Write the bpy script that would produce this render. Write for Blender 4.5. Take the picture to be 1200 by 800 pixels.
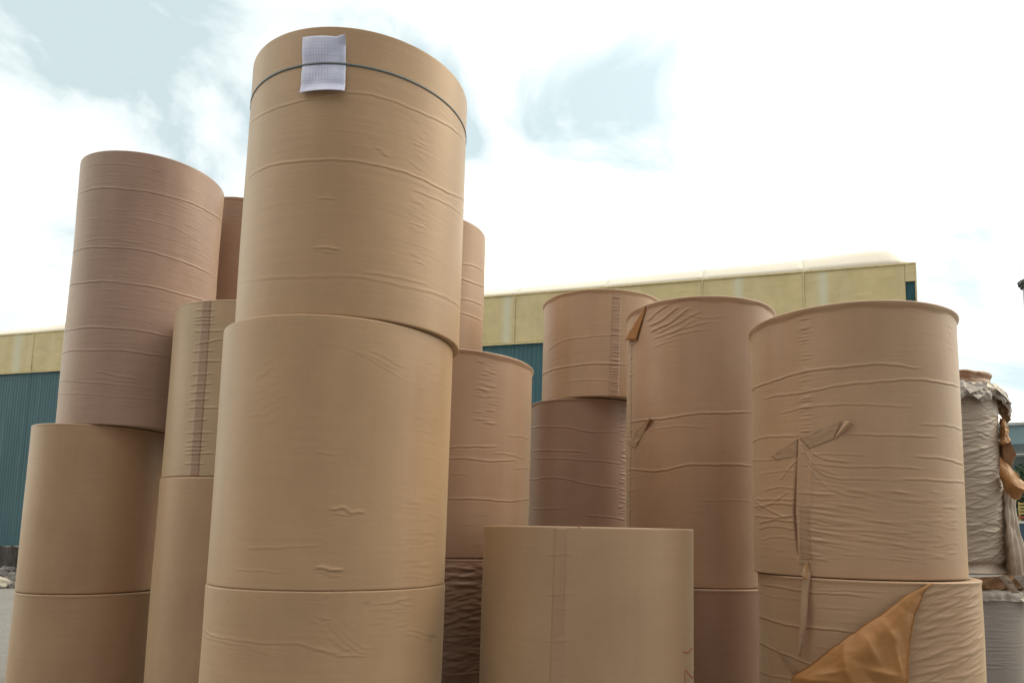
import bpy, bmesh, math, random
import numpy as np
from mathutils import Vector, Matrix, noise
from math import radians as rad, sin, cos, pi

for o in list(bpy.data.objects): bpy.data.objects.remove(o)
scene = bpy.context.scene
col = scene.collection

# ------------------------------------------------------------------ camera
EYE = Vector((0, 0, 1.65))
cam_data = bpy.data.cameras.new('camera'); cam = bpy.data.objects.new('camera', cam_data); col.objects.link(cam)
cam_data.sensor_width = 36; cam_data.lens = 25.49
cam_data.shift_x = -0.0422; cam_data.shift_y = 0.1027
cam_data.clip_start = 0.05; cam_data.clip_end = 3000
right = Vector((0.99982197, -0.00215156, 0.01874554)); up = Vector((-0.01886861, -0.11400795, 0.99330064)); fwd = Vector((0, 0.99347751, 0.11402825))
m = Matrix.Identity(4)
for i in range(3):
    m[i][0] = right[i]; m[i][1] = up[i]; m[i][2] = -fwd[i]; m[i][3] = EYE[i]
cam.matrix_world = m
scene.camera = cam

# ------------------------------------------------------------------ light
SUN_EL, SUN_AZ = rad(42), rad(68)        # azimuth clockwise from straight ahead (+Y)
world = bpy.data.worlds.new('World'); scene.world = world; world.use_nodes = True
wn, wl = world.node_tree.nodes, world.node_tree.links; wn.clear()
wout = wn.new('ShaderNodeOutputWorld'); wbg = wn.new('ShaderNodeBackground'); wbg.inputs['Strength'].default_value = 0.1
sky = wn.new('ShaderNodeTexSky'); sky.sky_type = 'NISHITA'; sky.sun_disc = False
sky.sun_elevation = SUN_EL; sky.sun_rotation = SUN_AZ; sky.air_density = 1.2; sky.dust_density = 1.0
tc = wn.new('ShaderNodeTexCoord')
mp = wn.new('ShaderNodeMapping'); mp.inputs['Scale'].default_value = (1.0, 1.0, 1.7)
wl.new(tc.outputs['Generated'], mp.inputs['Vector'])
n1 = wn.new('ShaderNodeTexNoise'); n1.inputs['Scale'].default_value = 2.6; n1.inputs['Detail'].default_value = 7; n1.inputs['Roughness'].default_value = 0.55; n1.inputs['Distortion'].default_value = 0.6
wl.new(mp.outputs[0], n1.inputs['Vector'])
r1 = wn.new('ShaderNodeValToRGB')          # cloud thickness -> colour of the cloud deck
e = r1.color_ramp.elements
e[0].position = 0.34; e[0].color = (5.4, 6.5, 6.7, 1); e[1].position = 0.60; e[1].color = (23.0, 20.8, 16.2, 1)
e2 = e.new(0.40); e2.color = (7.8, 8.5, 8.6, 1)
dens = n1.outputs['Fac']
for cd, rad_, amt in (((-.377, .742, .555), .26, .20), ((.046, .862, .50), .27, .15), ((-.12, .86, .50), .16, .10), ((-.55, .695, .464), .22, .11), ((.517, .83, .209), .12, .06)):
    cdv = Vector(cd).normalized(); q1 = wn.new('ShaderNodeVectorMath'); q1.operation = 'DISTANCE'; q1.inputs[1].default_value = cdv
    nq = wn.new('ShaderNodeVectorMath'); nq.operation = 'NORMALIZE'; wl.new(tc.outputs['Generated'], nq.inputs[0]); wl.new(nq.outputs[0], q1.inputs[0])
    mr = wn.new('ShaderNodeMapRange'); mr.interpolation_type = 'SMOOTHSTEP'; mr.inputs['From Min'].default_value = rad_; mr.inputs['From Max'].default_value = 0; mr.inputs['To Min'].default_value = 0; mr.inputs['To Max'].default_value = amt
    wl.new(q1.outputs['Value'], mr.inputs['Value']); sb = wn.new('ShaderNodeMath'); sb.operation = 'SUBTRACT'; wl.new(dens, sb.inputs[0]); wl.new(mr.outputs[0], sb.inputs[1]); dens = sb.outputs[0]
e3 = r1.color_ramp.elements.new(0.47); e3.color = (9.3, 9.7, 9.7, 1)
wl.new(dens, r1.inputs['Fac'])
# the deck glows towards the hidden sun
sdir = Vector((sin(SUN_AZ) * cos(SUN_EL), cos(SUN_AZ) * cos(SUN_EL), sin(SUN_EL)))
dp = wn.new('ShaderNodeVectorMath'); dp.operation = 'DOT_PRODUCT'; dp.inputs[1].default_value = sdir
nrm = wn.new('ShaderNodeVectorMath'); nrm.operation = 'NORMALIZE'; wl.new(tc.outputs['Generated'], nrm.inputs[0]); wl.new(nrm.outputs[0], dp.inputs[0])
bk = wn.new('ShaderNodeVectorMath'); bk.operation = 'DOT_PRODUCT'; bk.inputs[1].default_value = (0.0, 0.86, 0.51); wl.new(nrm.outputs[0], bk.inputs[0])
gl0 = wn.new('ShaderNodeMapRange'); gl0.interpolation_type = 'SMOOTHSTEP'
for k_, v_ in (('From Min', -0.55), ('From Max', 0.2), ('To Min', 0.20), ('To Max', 1.12)): gl0.inputs[k_].default_value = v_
wl.new(bk.outputs['Value'], gl0.inputs['Value'])
gl1 = wn.new('ShaderNodeMapRange'); gl1.interpolation_type = 'SMOOTHSTEP'
for k_, v_ in (('From Min', 0.3), ('From Max', 1.0), ('To Min', 0.0), ('To Max', 0.35)): gl1.inputs[k_].default_value = v_
wl.new(dp.outputs['Value'], gl1.inputs['Value'])
gl = wn.new('ShaderNodeMath'); gl.operation = 'ADD'; wl.new(gl0.outputs[0], gl.inputs[0]); wl.new(gl1.outputs[0], gl.inputs[1])
mul = wn.new('ShaderNodeVectorMath'); mul.operation = 'SCALE'; wl.new(r1.outputs['Color'], mul.inputs[0]); wl.new(gl.outputs[0], mul.inputs['Scale'])
mix = wn.new('ShaderNodeMix'); mix.data_type = 'RGBA'; mix.inputs['Factor'].default_value = 0.95
wl.new(sky.outputs['Color'], mix.inputs['A']); wl.new(mul.outputs[0], mix.inputs['B'])
wl.new(mix.outputs['Result'], wbg.inputs['Color']); wl.new(wbg.outputs[0], wout.inputs['Surface'])

sun_data = bpy.data.lights.new('sun', 'SUN'); sun_data.energy = 1.5; sun_data.angle = rad(40); sun_data.color = (1.0, 0.80, 0.50)
sun = bpy.data.objects.new('sun', sun_data); col.objects.link(sun)
sun.rotation_euler = (-sdir).to_track_quat('-Z', 'Y').to_euler()

vs = scene.view_settings
scene.display_settings.display_device = 'sRGB'
vs.view_transform = 'Standard'; vs.look = 'None'; vs.exposure = 0.15; vs.gamma = 1.0; vs.use_curve_mapping = False

# ------------------------------------------------------------------ materials
def new_mat(name):
    mt = bpy.data.materials.new(name); mt.use_nodes = True
    return mt, mt.node_tree.nodes, mt.node_tree.links, mt.node_tree.nodes['Principled BSDF']

def noise_node(N, L, vec, scale, detail=4, rough=0.5, sc=(1, 1, 1)):
    mpn = N.new('ShaderNodeMapping'); mpn.inputs['Scale'].default_value = sc; L.new(vec, mpn.inputs['Vector'])
    n = N.new('ShaderNodeTexNoise'); n.inputs['Scale'].default_value = scale; n.inputs['Detail'].default_value = detail; n.inputs['Roughness'].default_value = rough
    L.new(mpn.outputs[0], n.inputs['Vector']); return n.outputs['Fac']

def mixc(N, L, fac, a, b):
    mx = N.new('ShaderNodeMix'); mx.data_type = 'RGBA'
    for k, v in (('A', a), ('B', b)):
        if hasattr(v, 'links'): L.new(v, mx.inputs[k])
        else: mx.inputs[k].default_value = (*v, 1)
    if hasattr(fac, 'links'): L.new(fac, mx.inputs['Factor'])
    else: mx.inputs['Factor'].default_value = fac
    return mx.outputs['Result']

def rng(N, L, v, a, b, c=0.0, d=1.0):
    mr = N.new('ShaderNodeMapRange'); mr.inputs['From Min'].default_value = a; mr.inputs['From Max'].default_value = b
    mr.inputs['To Min'].default_value = c; mr.inputs['To Max'].default_value = d; L.new(v, mr.inputs['Value']); return mr.outputs[0]

def kraft(name, base, dark=0.86, crepe=0.25, rough=0.42, sheen=0.32, stain=None, spec=0.45, seed=0.0):
    """wrapping paper: fibre streaks round the roll, soft blotches, fine crepe relief (UV in metres)"""
    mt, N, L, B = new_mat(name)
    uv = N.new('ShaderNodeUVMap').outputs['UV']
    off = N.new('ShaderNodeVectorMath'); off.operation = 'ADD'; off.inputs[1].default_value = (seed, seed * 1.7, seed * .3); L.new(uv, off.inputs[0]); uv = off.outputs[0]
    base = tuple(k * q for k, q in zip(base, (.84, .855, .91)))
    dk = tuple(c * dark * k for c, k in zip(base, (1.0, 0.97, 0.95)))
    lt = tuple(min(1, c * (2 - dark)) for c in base)
    blot = noise_node(N, L, uv, 1.7, 5, 0.6, (1, .6, 1))
    streak = noise_node(N, L, uv, 14, 5, 0.65, (.12, 3.2, 1))
    vert = noise_node(N, L, uv, 6, 3, 0.5, (1.4, .05, 1))
    fine = noise_node(N, L, uv, 170, 4, 0.7, (.30, 1, 1))
    c = mixc(N, L, rng(N, L, blot, .32, .68), dk, lt)
    c = mixc(N, L, rng(N, L, streak, .4, .75, 0, .42), c, dk)
    c = mixc(N, L, rng(N, L, vert, .45, .75, 0, .30), c, lt)
    c = mixc(N, L, rng(N, L, fine, .32, .68, 0, .34), c, dk)
    spk = noise_node(N, L, uv, 38, 2, .5, (.8, 1, 1)); spm = noise_node(N, L, uv, 1.3, 3, .6)
    sm = N.new('ShaderNodeMath'); sm.operation = 'MULTIPLY'; L.new(rng(N, L, spk, .74, .80, 0, .55), sm.inputs[0]); L.new(rng(N, L, spm, .48, .60), sm.inputs[1])
    c = mixc(N, L, sm.outputs[0], c, tuple(k * .45 for k in base))
    sc_ = noise_node(N, L, uv, 9, 6, .75, (.25, 1.2, 1)); c = mixc(N, L, rng(N, L, sc_, .60, .78, 0, .28), c, tuple(k * .7 for k in base))
    if stain:
        for (u, z, ru, rz, colr) in stain:
            sb = N.new('ShaderNodeVectorMath'); sb.operation = 'SUBTRACT'; L.new(N.new('ShaderNodeUVMap').outputs['UV'], sb.inputs[0]); sb.inputs[1].default_value = (u, z, 0)
            dv = N.new('ShaderNodeVectorMath'); dv.operation = 'DIVIDE'; L.new(sb.outputs[0], dv.inputs[0]); dv.inputs[1].default_value = (ru, rz, 1)
            ln = N.new('ShaderNodeVectorMath'); ln.operation = 'LENGTH'; L.new(dv.outputs[0], ln.inputs[0])
            sn = noise_node(N, L, uv, 30, 5, .7)
            ad = N.new('ShaderNodeMath'); ad.operation = 'MULTIPLY_ADD'; L.new(sn, ad.inputs[0]); ad.inputs[1].default_value = 1.3; L.new(ln.outputs['Value'], ad.inputs[2])
            c = mixc(N, L, rng(N, L, ad.outputs[0], .75, 1.6, .6, 0), c, colr)
    L.new(c, B.inputs['Base Color'])
    B.inputs['Roughness'].default_value = rough; B.inputs['Specular IOR Level'].default_value = spec
    B.inputs['Sheen Weight'].default_value = sheen; B.inputs['Sheen Roughness'].default_value = .45; B.inputs['Sheen Tint'].default_value = (1, .86, .58, 1)
    # fine crepe relief
    h1 = noise_node(N, L, uv, 42, 4, 0.6, (.10, 1.7, 1)); h2 = noise_node(N, L, uv, 150, 2, .5, (.3, 1, 1)); h3 = noise_node(N, L, uv, 3.5, 3, .5, (1, .7, 1))
    a1 = N.new('ShaderNodeMath'); a1.operation = 'MULTIPLY_ADD'; L.new(h2, a1.inputs[0]); a1.inputs[1].default_value = .30; L.new(h1, a1.inputs[2])
    a2 = N.new('ShaderNodeMath'); a2.operation = 'MULTIPLY_ADD'; L.new(h3, a2.inputs[0]); a2.inputs[1].default_value = 2.0; L.new(a1.outputs[0], a2.inputs[2])
    bp = N.new('ShaderNodeBump'); bp.inputs['Strength'].default_value = crepe; bp.inputs['Distance'].default_value = .004
    L.new(a2.outputs[0], bp.inputs['Height']); L.new(bp.outputs[0], B.inputs['Normal'])
    return mt

def plain(name, base, rough=.6, var=.15, scale=8, bump=0.0, metal=0, spec=.4, sc=(1, 1, 1)):
    mt, N, L, B = new_mat(name)
    ob = N.new('ShaderNodeTexCoord').outputs['Object']
    n = noise_node(N, L, ob, scale, 6, .6, sc)
    c = mixc(N, L, rng(N, L, n, .3, .7), tuple(x * (1 - var) for x in base), tuple(min(1, x * (1 + var)) for x in base))
    L.new(c, B.inputs['Base Color']); B.inputs['Roughness'].default_value = rough; B.inputs['Metallic'].default_value = metal; B.inputs['Specular IOR Level'].default_value = spec
    if bump:
        bp = N.new('ShaderNodeBump'); bp.inputs['Strength'].default_value = bump; bp.inputs['Distance'].default_value = .02
        n2 = noise_node(N, L, ob, scale * 4, 6, .65, sc); L.new(n2, bp.inputs['Height']); L.new(bp.outputs[0], B.inputs['Normal'])
    return mt

# ------------------------------------------------------------------ helpers
def link(o, parent=None):
    col.objects.link(o)
    if parent: o.parent = parent
    return o

def tag(o, label=None, cat=None, group=None, kind=None):
    if label: o['label'] = label
    if cat: o['category'] = cat
    if group: o['group'] = group
    if kind: o['kind'] = kind
    return o

def empty(name, loc, label, cat, group=None, rz=0):
    o = bpy.data.objects.new(name, None); o.location = loc; o.rotation_euler = (0, 0, rz); o.empty_display_size = .2
    col.objects.link(o); return tag(o, label, cat, group)

def mesh_obj(name, verts, faces, mat, parent=None, smooth=False, mats=None):
    me = bpy.data.meshes.new(name); me.from_pydata([tuple(v) for v in verts], [], faces); me.update()
    if mat: me.materials.append(mat)
    if smooth: me.polygons.foreach_set('use_smooth', [True] * len(me.polygons))
    return link(bpy.data.objects.new(name, me), parent)

class MB:
    """collects boxes, tubes and prisms for one mesh"""
    def __init__(s): s.v, s.f = [], []
    def add(s, v, f):
        k = len(s.v); s.v += [tuple(p) for p in v]; s.f += [tuple(i + k for i in q) for q in f]; return s
    def box(s, x0, x1, y0, y1, z0, z1):
        return s.add([(x0, y0, z0), (x1, y0, z0), (x1, y1, z0), (x0, y1, z0), (x0, y0, z1), (x1, y0, z1), (x1, y1, z1), (x0, y1, z1)],
                     [(0, 3, 2, 1), (4, 5, 6, 7), (0, 1, 5, 4), (1, 2, 6, 5), (2, 3, 7, 6), (3, 0, 4, 7)])
    def tube(s, a, b, r0, r1=None, n=12, caps=True):
        a, b = Vector(a), Vector(b); r1 = r0 if r1 is None else r1; d = (b - a).normalized()
        u = d.orthogonal().normalized(); w = d.cross(u)
        v = [a + (u * cos(2 * pi * i / n) + w * sin(2 * pi * i / n)) * r0 for i in range(n)] + [b + (u * cos(2 * pi * i / n) + w * sin(2 * pi * i / n)) * r1 for i in range(n)]
        f = [(i, (i + 1) % n, n + (i + 1) % n, n + i) for i in range(n)]
        if caps: f += [tuple(range(n))[::-1], tuple(range(n, 2 * n))]
        return s.add(v, f)
    def build(s, name, mat, parent=None, smooth=False): return mesh_obj(name, s.v, s.f, mat, parent, smooth)

def sheet(name, P, mat, parent, th=0.0012, smooth=True, uvs=None):
    """a piece of paper: grid of points P[i][j] given a real thickness"""
    A = np.array(P, dtype=float); n, k = A.shape[:2]
    du = np.gradient(A, axis=0); dv = np.gradient(A, axis=1); nn = np.cross(du, dv); nn /= np.linalg.norm(nn, axis=2, keepdims=True) + 1e-9
    V = np.concatenate([(A + nn * th / 2).reshape(-1, 3), (A - nn * th / 2).reshape(-1, 3)]); o = n * k; F = []
    for i in range(n - 1):
        for j in range(k - 1):
            a, b, c, d = i * k + j, i * k + j + 1, (i + 1) * k + j + 1, (i + 1) * k + j
            F.append((a, d, c, b)); F.append((a + o, b + o, c + o, d + o))
    loop = [j for j in range(k)] + [i * k + k - 1 for i in range(1, n)] + [(n - 1) * k + j for j in range(k - 2, -1, -1)] + [i * k for i in range(n - 2, 0, -1)]
    for a, b in zip(loop, loop[1:] + loop[:1]): F.append((a, b, b + o, a + o))
    ob = mesh_obj(name, V, F, mat, parent, smooth)
    me = ob.data; uvl = me.uv_layers.new(name='UVMap')
    step = np.linalg.norm(np.diff(A, axis=1), axis=2).mean(); st2 = np.linalg.norm(np.diff(A, axis=0), axis=2).mean()
    g = np.stack(np.meshgrid(np.arange(k) * step, -np.arange(n) * st2), -1).reshape(-1, 2)
    if uvs is not None: g = np.array(uvs).reshape(-1, 2)
    g = np.concatenate([g, g]); li = np.empty(len(me.loops), dtype=np.int32); me.loops.foreach_get('vertex_index', li)
    uvl.data.foreach_set('uv', g[li].ravel())
    return ob

def refine(P, ni, nj):
    """smooth (Catmull-Rom) resampling of a coarse control grid"""
    A = np.array(P, dtype=float)
    def cr(A, n):
        k = A.shape[0]; t = np.linspace(0, k - 1 - 1e-9, n); i = t.astype(int); f = (t - i).reshape(-1, 1, 1)
        p = lambda q: A[np.clip(q, 0, k - 1)]
        p0, p1, p2, p3 = p(i - 1), p(i), p(i + 1), p(i + 2)
        return .5 * (2 * p1 + (p2 - p0) * f + (2 * p0 - 5 * p1 + 4 * p2 - p3) * f ** 2 + (3 * p1 - p0 - 3 * p2 + p3) * f ** 3)
    A = cr(A, ni); A = cr(A.transpose(1, 0, 2), nj).transpose(1, 0, 2); return A

# ------------------------------------------------------------------ paper rolls
# creases measured round each roll: [(angle, height), ...], height mm, width mm.  angle 0 faces -Y
RIDGES={
 'L1':[([(-0.805,4.4947),(-0.43,4.4873),(-0.088,4.4852),(0.246,4.4814),(0.577,4.4801),(0.927,4.4912),(1.298,4.4952),(1.974,4.5526)],4,6),([(-0.962,3.9873),(-0.234,3.9578),(0.147,3.9583),(0.586,3.9541),(1.001,3.9357),(1.742,3.9422)],4,6),([(-0.961,3.6863),(-0.42,3.661),(0.074,3.6566),(0.482,3.654),(0.975,3.6472),(1.392,3.6605),(2.022,3.7264)],4.5,6),([(-0.96,3.2701),(-0.313,3.2616),(0.285,3.2596),(0.915,3.2477)],4,6),([(-0.959,3.0865),(-0.274,3.0698),(0.405,3.0728),(0.914,3.0663)],4,6),([(0.224,4.2274),(0.663,4.2271),(1.264,4.1707)],1.5,6),([(0.048,2.8797),(0.295,2.8517),(0.475,2.8548)],3,7),([(0.192,2.8186),(0.479,2.8187)],2.5,6),([(-0.96,2.8397),(0.197,2.7827),(0.928,2.7754)],2,6),([(-0.959,2.7273),(0.21,2.6825),(0.94,2.6871)],1.6,6),([(-0.551,4.2205),(-0.006,4.2031)],1.2,6),([(-0.413,4.0224),(0.02,4.0296),(0.415,4.0167)],1.6,6),([(-0.607,4.7102),(0.161,4.6987),(0.608,4.6845)],1.2,6)],
 'G':[([(0.798,3.9427),(1.025,3.9663),(1.386,3.9897)],3,7),([(0.826,3.8082),(1.062,3.8162),(1.417,3.8425)],4,7),([(0.822,3.6311),(1.456,3.673)],3,7),([(0.832,3.5027),(1.43,3.5245)],3,7)],
 'L3':[([(0.91,0.4428),(1.092,0.4345),(1.226,0.45),(1.353,0.5222)],4,9)],
 'B1':[([(-1.138,3.6324),(-0.667,3.5952),(-0.248,3.592),(-0.038,3.6133),(0.149,3.6337),(0.448,3.6401),(0.897,3.6428),(1.565,3.7145)],1.9,5),([(-0.974,3.3225),(-0.549,3.3072),(-0.19,3.3022),(0.131,3.3029),(0.548,3.3102),(1.037,3.3115),(1.713,3.4078)],2.4,5),([(0.75,3.2406),(1.043,3.2471),(1.482,3.2867)],1.5,5),([(-1.041,2.8075),(-0.279,2.7535),(0.248,2.7615),(0.71,2.7626),(1.714,2.8113)],1.2,7),([(0.38,2.7869),(0.707,2.795),(0.878,2.8035)],1.2,5),([(0.001,2.8834),(0.055,2.8883),(0.103,2.8817)],3,5),([(0.009,2.8715),(0.071,2.8648)],2,4),([(0.44,3.386),(0.464,3.3643)],2.5,4),([(0.005,3.116),(0.06,3.117)],2,4)],
 'B2':[([(0.299,1.7192),(0.355,1.7311),(0.407,1.7098),(0.472,1.7145)],3.6,6),([(0.319,1.7048),(0.409,1.6951)],1.8,5),([(0.228,1.4757),(0.279,1.465),(0.328,1.4651)],5,6),([(0.243,1.4542),(0.306,1.4399)],1.8,5),([(-0.346,1.552),(-0.084,1.5555),(0.158,1.5633)],1.3,5),([(-0.443,1.4559),(-0.248,1.4562),(-0.099,1.4478)],1.2,4),([(0.364,2.4257),(0.549,2.3802),(0.76,2.3311)],1.1,5),([(0.443,2.4231),(0.695,2.3649)],0.9,5),([(0.545,2.4308),(0.772,2.3801)],0.9,5),([(0.182,1.964),(0.227,1.9613)],1,5)],
 'B3':[([(-1.129,1.1798),(-0.755,1.167),(-0.489,1.16),(-0.242,1.1591),(0.057,1.1611)],1.4,5),([(-1.051,1.1506),(-0.65,1.1478),(-0.396,1.143)],1,5),([(0.262,1.2624),(0.341,1.205),(0.445,1.1533),(0.538,1.1147)],1.6,5),([(0.305,1.262),(0.39,1.2077),(0.489,1.1591),(0.576,1.1275)],1.3,5),([(0.214,1.2486),(0.299,1.1845),(0.409,1.133)],1.1,5),([(0.088,1.1577),(0.213,1.1364),(0.336,1.1206)],1.7,5),([(0.213,1.1364),(0.368,1.1094),(0.539,1.0968)],1.6,5),([(0.989,1.1952),(1.155,1.1619),(1.399,1.1284)],1.3,5),([(0.972,1.1735),(1.198,1.1279)],1.2,5),([(0.641,1.3133),(0.788,1.3202),(0.959,1.3028)],1,5)],
 'H':[([(0.232,2.1219),(0.43,2.1361),(0.7,2.1517)],3,5),([(0.236,2.061),(0.417,2.0664),(0.643,2.0571),(1.005,2.0824)],3.2,5),([(0.735,2.1084),(0.973,2.1107),(1.231,2.104)],2,5),([(0.95,2.2329),(1.13,2.2406),(1.41,2.2365)],2,5),([(1.057,2.0317),(1.451,2.0519)],2,5),([(0.225,1.8234),(0.597,1.8239),(0.978,1.8251),(1.512,1.8558)],3.2,5),([(0.225,1.9697),(0.396,1.9694)],1.4,5)],
 'H2':[([(0.221,0.8039),(0.418,0.8179),(0.615,0.8135)],4,8)],
 'I':[([(-1.185,3.3379),(-0.706,3.3851),(-0.273,3.3935),(0.279,3.4118)],3,6),([(-1.551,3.1421),(-0.836,3.1362),(-0.371,3.1404),(0.282,3.1461)],5,7),([(-0.634,2.9882),(-0.367,2.9989),(0.069,2.9826)],2.2,6),([(-1.283,3.8534),(-0.956,3.7993)],1,5)],
 'J':[([(-1.328,2.6103),(-0.348,2.5726),(0.023,2.5352),(0.541,2.5449)],3.5,6),([(-1.208,2.3862),(-0.419,2.3633),(-0.016,2.3468)],4,6),([(-1.118,2.3133),(-0.233,2.2821),(0.682,2.2577)],3,6),([(-1.273,2.1174),(-0.272,2.0999),(-0.009,2.063),(0.552,2.0423)],3.5,6),([(-1.144,1.8424),(-0.432,1.8397)],3,6),([(0.042,1.7854),(0.558,1.7658)],3,6)],
 'K':[([(-1.342,2.4676),(-0.761,2.4473),(-0.25,2.467),(0.468,2.4934)],4.5,6),([(-0.828,2.38),(-0.409,2.3828),(-0.147,2.3708)],2,5),([(-1.451,2.1137),(-0.541,2.0916),(-0.378,2.111),(0.016,2.1175),(0.471,2.1181)],4.5,6),([(-0.182,1.8704),(0.109,1.8732),(0.438,1.8726)],1.6,5),([(-0.894,3.1932),(-0.765,3.2293),(-0.637,3.2604)],5,8),([(-0.849,3.1431),(-0.661,3.1744),(-0.496,3.2358)],6,8),([(-0.834,3.0969),(-0.577,3.1356),(-0.353,3.2207)],6,8),([(-0.738,3.0744),(-0.462,3.1274),(-0.214,3.1907)],4,7),([(-0.791,3.0418),(-0.462,3.0777),(-0.278,3.1308)],3,7),([(-0.577,3.0606),(-0.353,3.0905),(-0.089,3.121)],2.5,7),([(-0.636,3.0153),(-0.407,3.0498),(-0.142,3.0661)],2,7),([(-0.764,2.9824),(-0.519,3.0068)],2,7),([(-0.407,3.1863),(-0.141,3.1522),(0.128,3.1671)],1.5,7),([(-1.357,1.9492),(-1.101,1.9491)],2,4),([(-1.401,2.0461),(-1.064,2.0409)],1.5,4)],
 'M':[([(-1.837,2.4865),(-1.039,2.4887),(-0.669,2.5033),(-0.397,2.5043),(-0.067,2.5082),(0.225,2.4953)],4,5),([(-1.329,2.3996),(-0.746,2.3935),(-0.336,2.4142),(0.1,2.4317),(0.503,2.4357),(0.891,2.4398)],3.6,5),([(-1.091,2.2941),(-0.749,2.3126),(-0.312,2.3045),(0.132,2.2967)],2.2,5),([(-0.413,2.1607),(-0.088,2.1478),(0.369,2.1527)],2.8,5),([(-1.735,2.1886),(-1.155,2.178),(-0.894,2.1672)],3.2,5),([(-1.763,2.0727),(-1.212,2.0542)],2.4,4),([(-0.727,2.0605),(-0.325,2.0526)],1.8,5),([(-0.729,2.0112),(-0.421,1.9952),(0.185,1.9895)],2.6,5),([(0.19,2.0466),(0.422,2.0425),(0.887,2.0319)],3,5),([(0.257,2.212),(0.881,2.2143)],2.4,5),([(-0.004,1.9293),(0.308,1.9326),(1.035,1.9371)],2.8,5),([(-1.584,1.8488),(-1.157,1.8353),(-0.926,1.8319)],3,5),([(-1.669,1.8019),(-1.183,1.8128),(-0.927,1.8053)],3.5,5),([(-1.592,1.7523),(-1.226,1.7398),(-0.929,1.7521)],4,5),([(-1.503,1.7895),(-1.222,1.8226),(-1.043,1.8651)],3,5),([(-1.585,1.8391),(-1.295,1.782),(-1.07,1.7391)],4,5),([(-1.354,1.8907),(-1.155,1.8994),(-0.924,1.8898)],2.6,5),([(-1.44,1.7129),(-1.138,1.7258),(-0.921,1.7167)],4,5),([(-1.486,1.6752),(-1.164,1.694),(-0.932,1.677)],2.6,5),([(-1.387,1.6193),(-1.107,1.6401),(-0.925,1.6286)],2,5),([(-1.466,1.9849),(-1.093,1.9846),(-0.92,1.9836)],1.8,4),([(-1.094,1.9481),(-0.987,1.9992),(-0.899,2.0412)],3,5),([(-1.126,2.018),(-1.017,1.9866),(-0.92,1.9746)],1.6,4),([(-0.807,2.1362),(-0.758,2.0854),(-0.641,2.0379),(-0.456,2.0171)],3.4,5),([(-0.833,2.1194),(-0.793,2.0466),(-0.683,1.9733),(-0.496,1.9273)],3.4,5),([(-0.818,2.0741),(-0.721,2.0048),(-0.568,1.9583)],2.6,5),([(-0.803,2.007),(-0.684,1.9253),(-0.499,1.863),(-0.321,1.8416)],2.5,5)],
 'M2':[([(-1.753,1.3805),(-1.139,1.3697),(-0.857,1.3649),(-0.489,1.3623),(-0.355,1.3562)],3.5,5),([(-1.649,1.323),(-1.037,1.3179),(-0.9,1.3204)],1.2,5),([(-0.776,1.3767),(-0.488,1.3828),(-0.287,1.3843)],2.2,4),([(-1.716,1.1965),(-1.147,1.1853),(-0.864,1.1872),(-0.497,1.1869)],4,5),([(-1.745,1.0529),(-1.349,1.0414),(-1.049,1.025),(-0.831,0.9937)],3.5,5),([(-1.796,0.8836),(-1.283,0.907),(-0.961,0.9195)],2,5),([(-0.78,1.2926),(-0.425,1.2952)],1.2,4)],
 'A':[([(-0.332,1.5384),(-0.222,1.5401)],2.2,4),([(-0.333,1.3505),(-0.216,1.3571)],2.6,4),([(-0.286,1.2897),(-0.214,1.2915)],1.8,4),([(-0.286,1.2742),(-0.221,1.272)],1.6,4),([(-0.348,1.1452),(-0.231,1.1491)],2.2,4)],
 'S1':[([(-0.363,3.3085),(-0.269,3.3059),(-0.183,3.3052)],4,6),([(-0.362,3.2547),(-0.265,3.2522),(-0.177,3.2516)],4,6),([(-0.362,3.2257),(-0.279,3.2238),(-0.202,3.2233)],4,6),([(-0.361,3.1988),(-0.265,3.1965),(-0.177,3.1961)],4,6),([(-0.36,3.1408),(-0.197,3.1367),(-0.054,3.1374)],4,6),([(-0.357,2.9766),(-0.251,2.9748),(-0.154,2.9749)],4,6),([(-0.355,2.897),(-0.181,2.8941),(-0.027,2.8958)],4,6),([(-0.353,2.7936),(-0.247,2.7926),(-0.15,2.7932)],4,6),([(-0.352,2.7169),(-0.249,2.7162),(-0.155,2.717)],4,6),([(-0.35,2.6514),(-0.251,2.651),(-0.161,2.6519)],4,6),([(-0.349,2.5947),(-0.251,2.5946),(-0.161,2.5956)],4,6),([(-0.348,2.5338),(-0.174,2.533),(-0.021,2.5354)],4,6),([(-0.346,2.4341),(-0.254,2.4347),(-0.17,2.4361)],4,6),([(-0.344,2.337),(-0.214,2.3376),(-0.097,2.3395)],4,6),([(-0.343,2.2747),(-0.254,2.2757),(-0.171,2.2775)],4,6),([(-0.342,2.236),(-0.258,2.2373),(-0.181,2.2391)],4,6),([(-0.342,2.206),(-0.256,2.2074),(-0.177,2.2092)],4,6),([(-0.341,2.1761),(-0.194,2.1773),(-0.062,2.1799)],4,6),([(-0.34,2.0992),(-0.256,2.1009),(-0.178,2.1029)],4,6),([(-0.319,3.0363),(-0.17,3.0522),(-0.047,3.0718)],4,6)],
}
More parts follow.
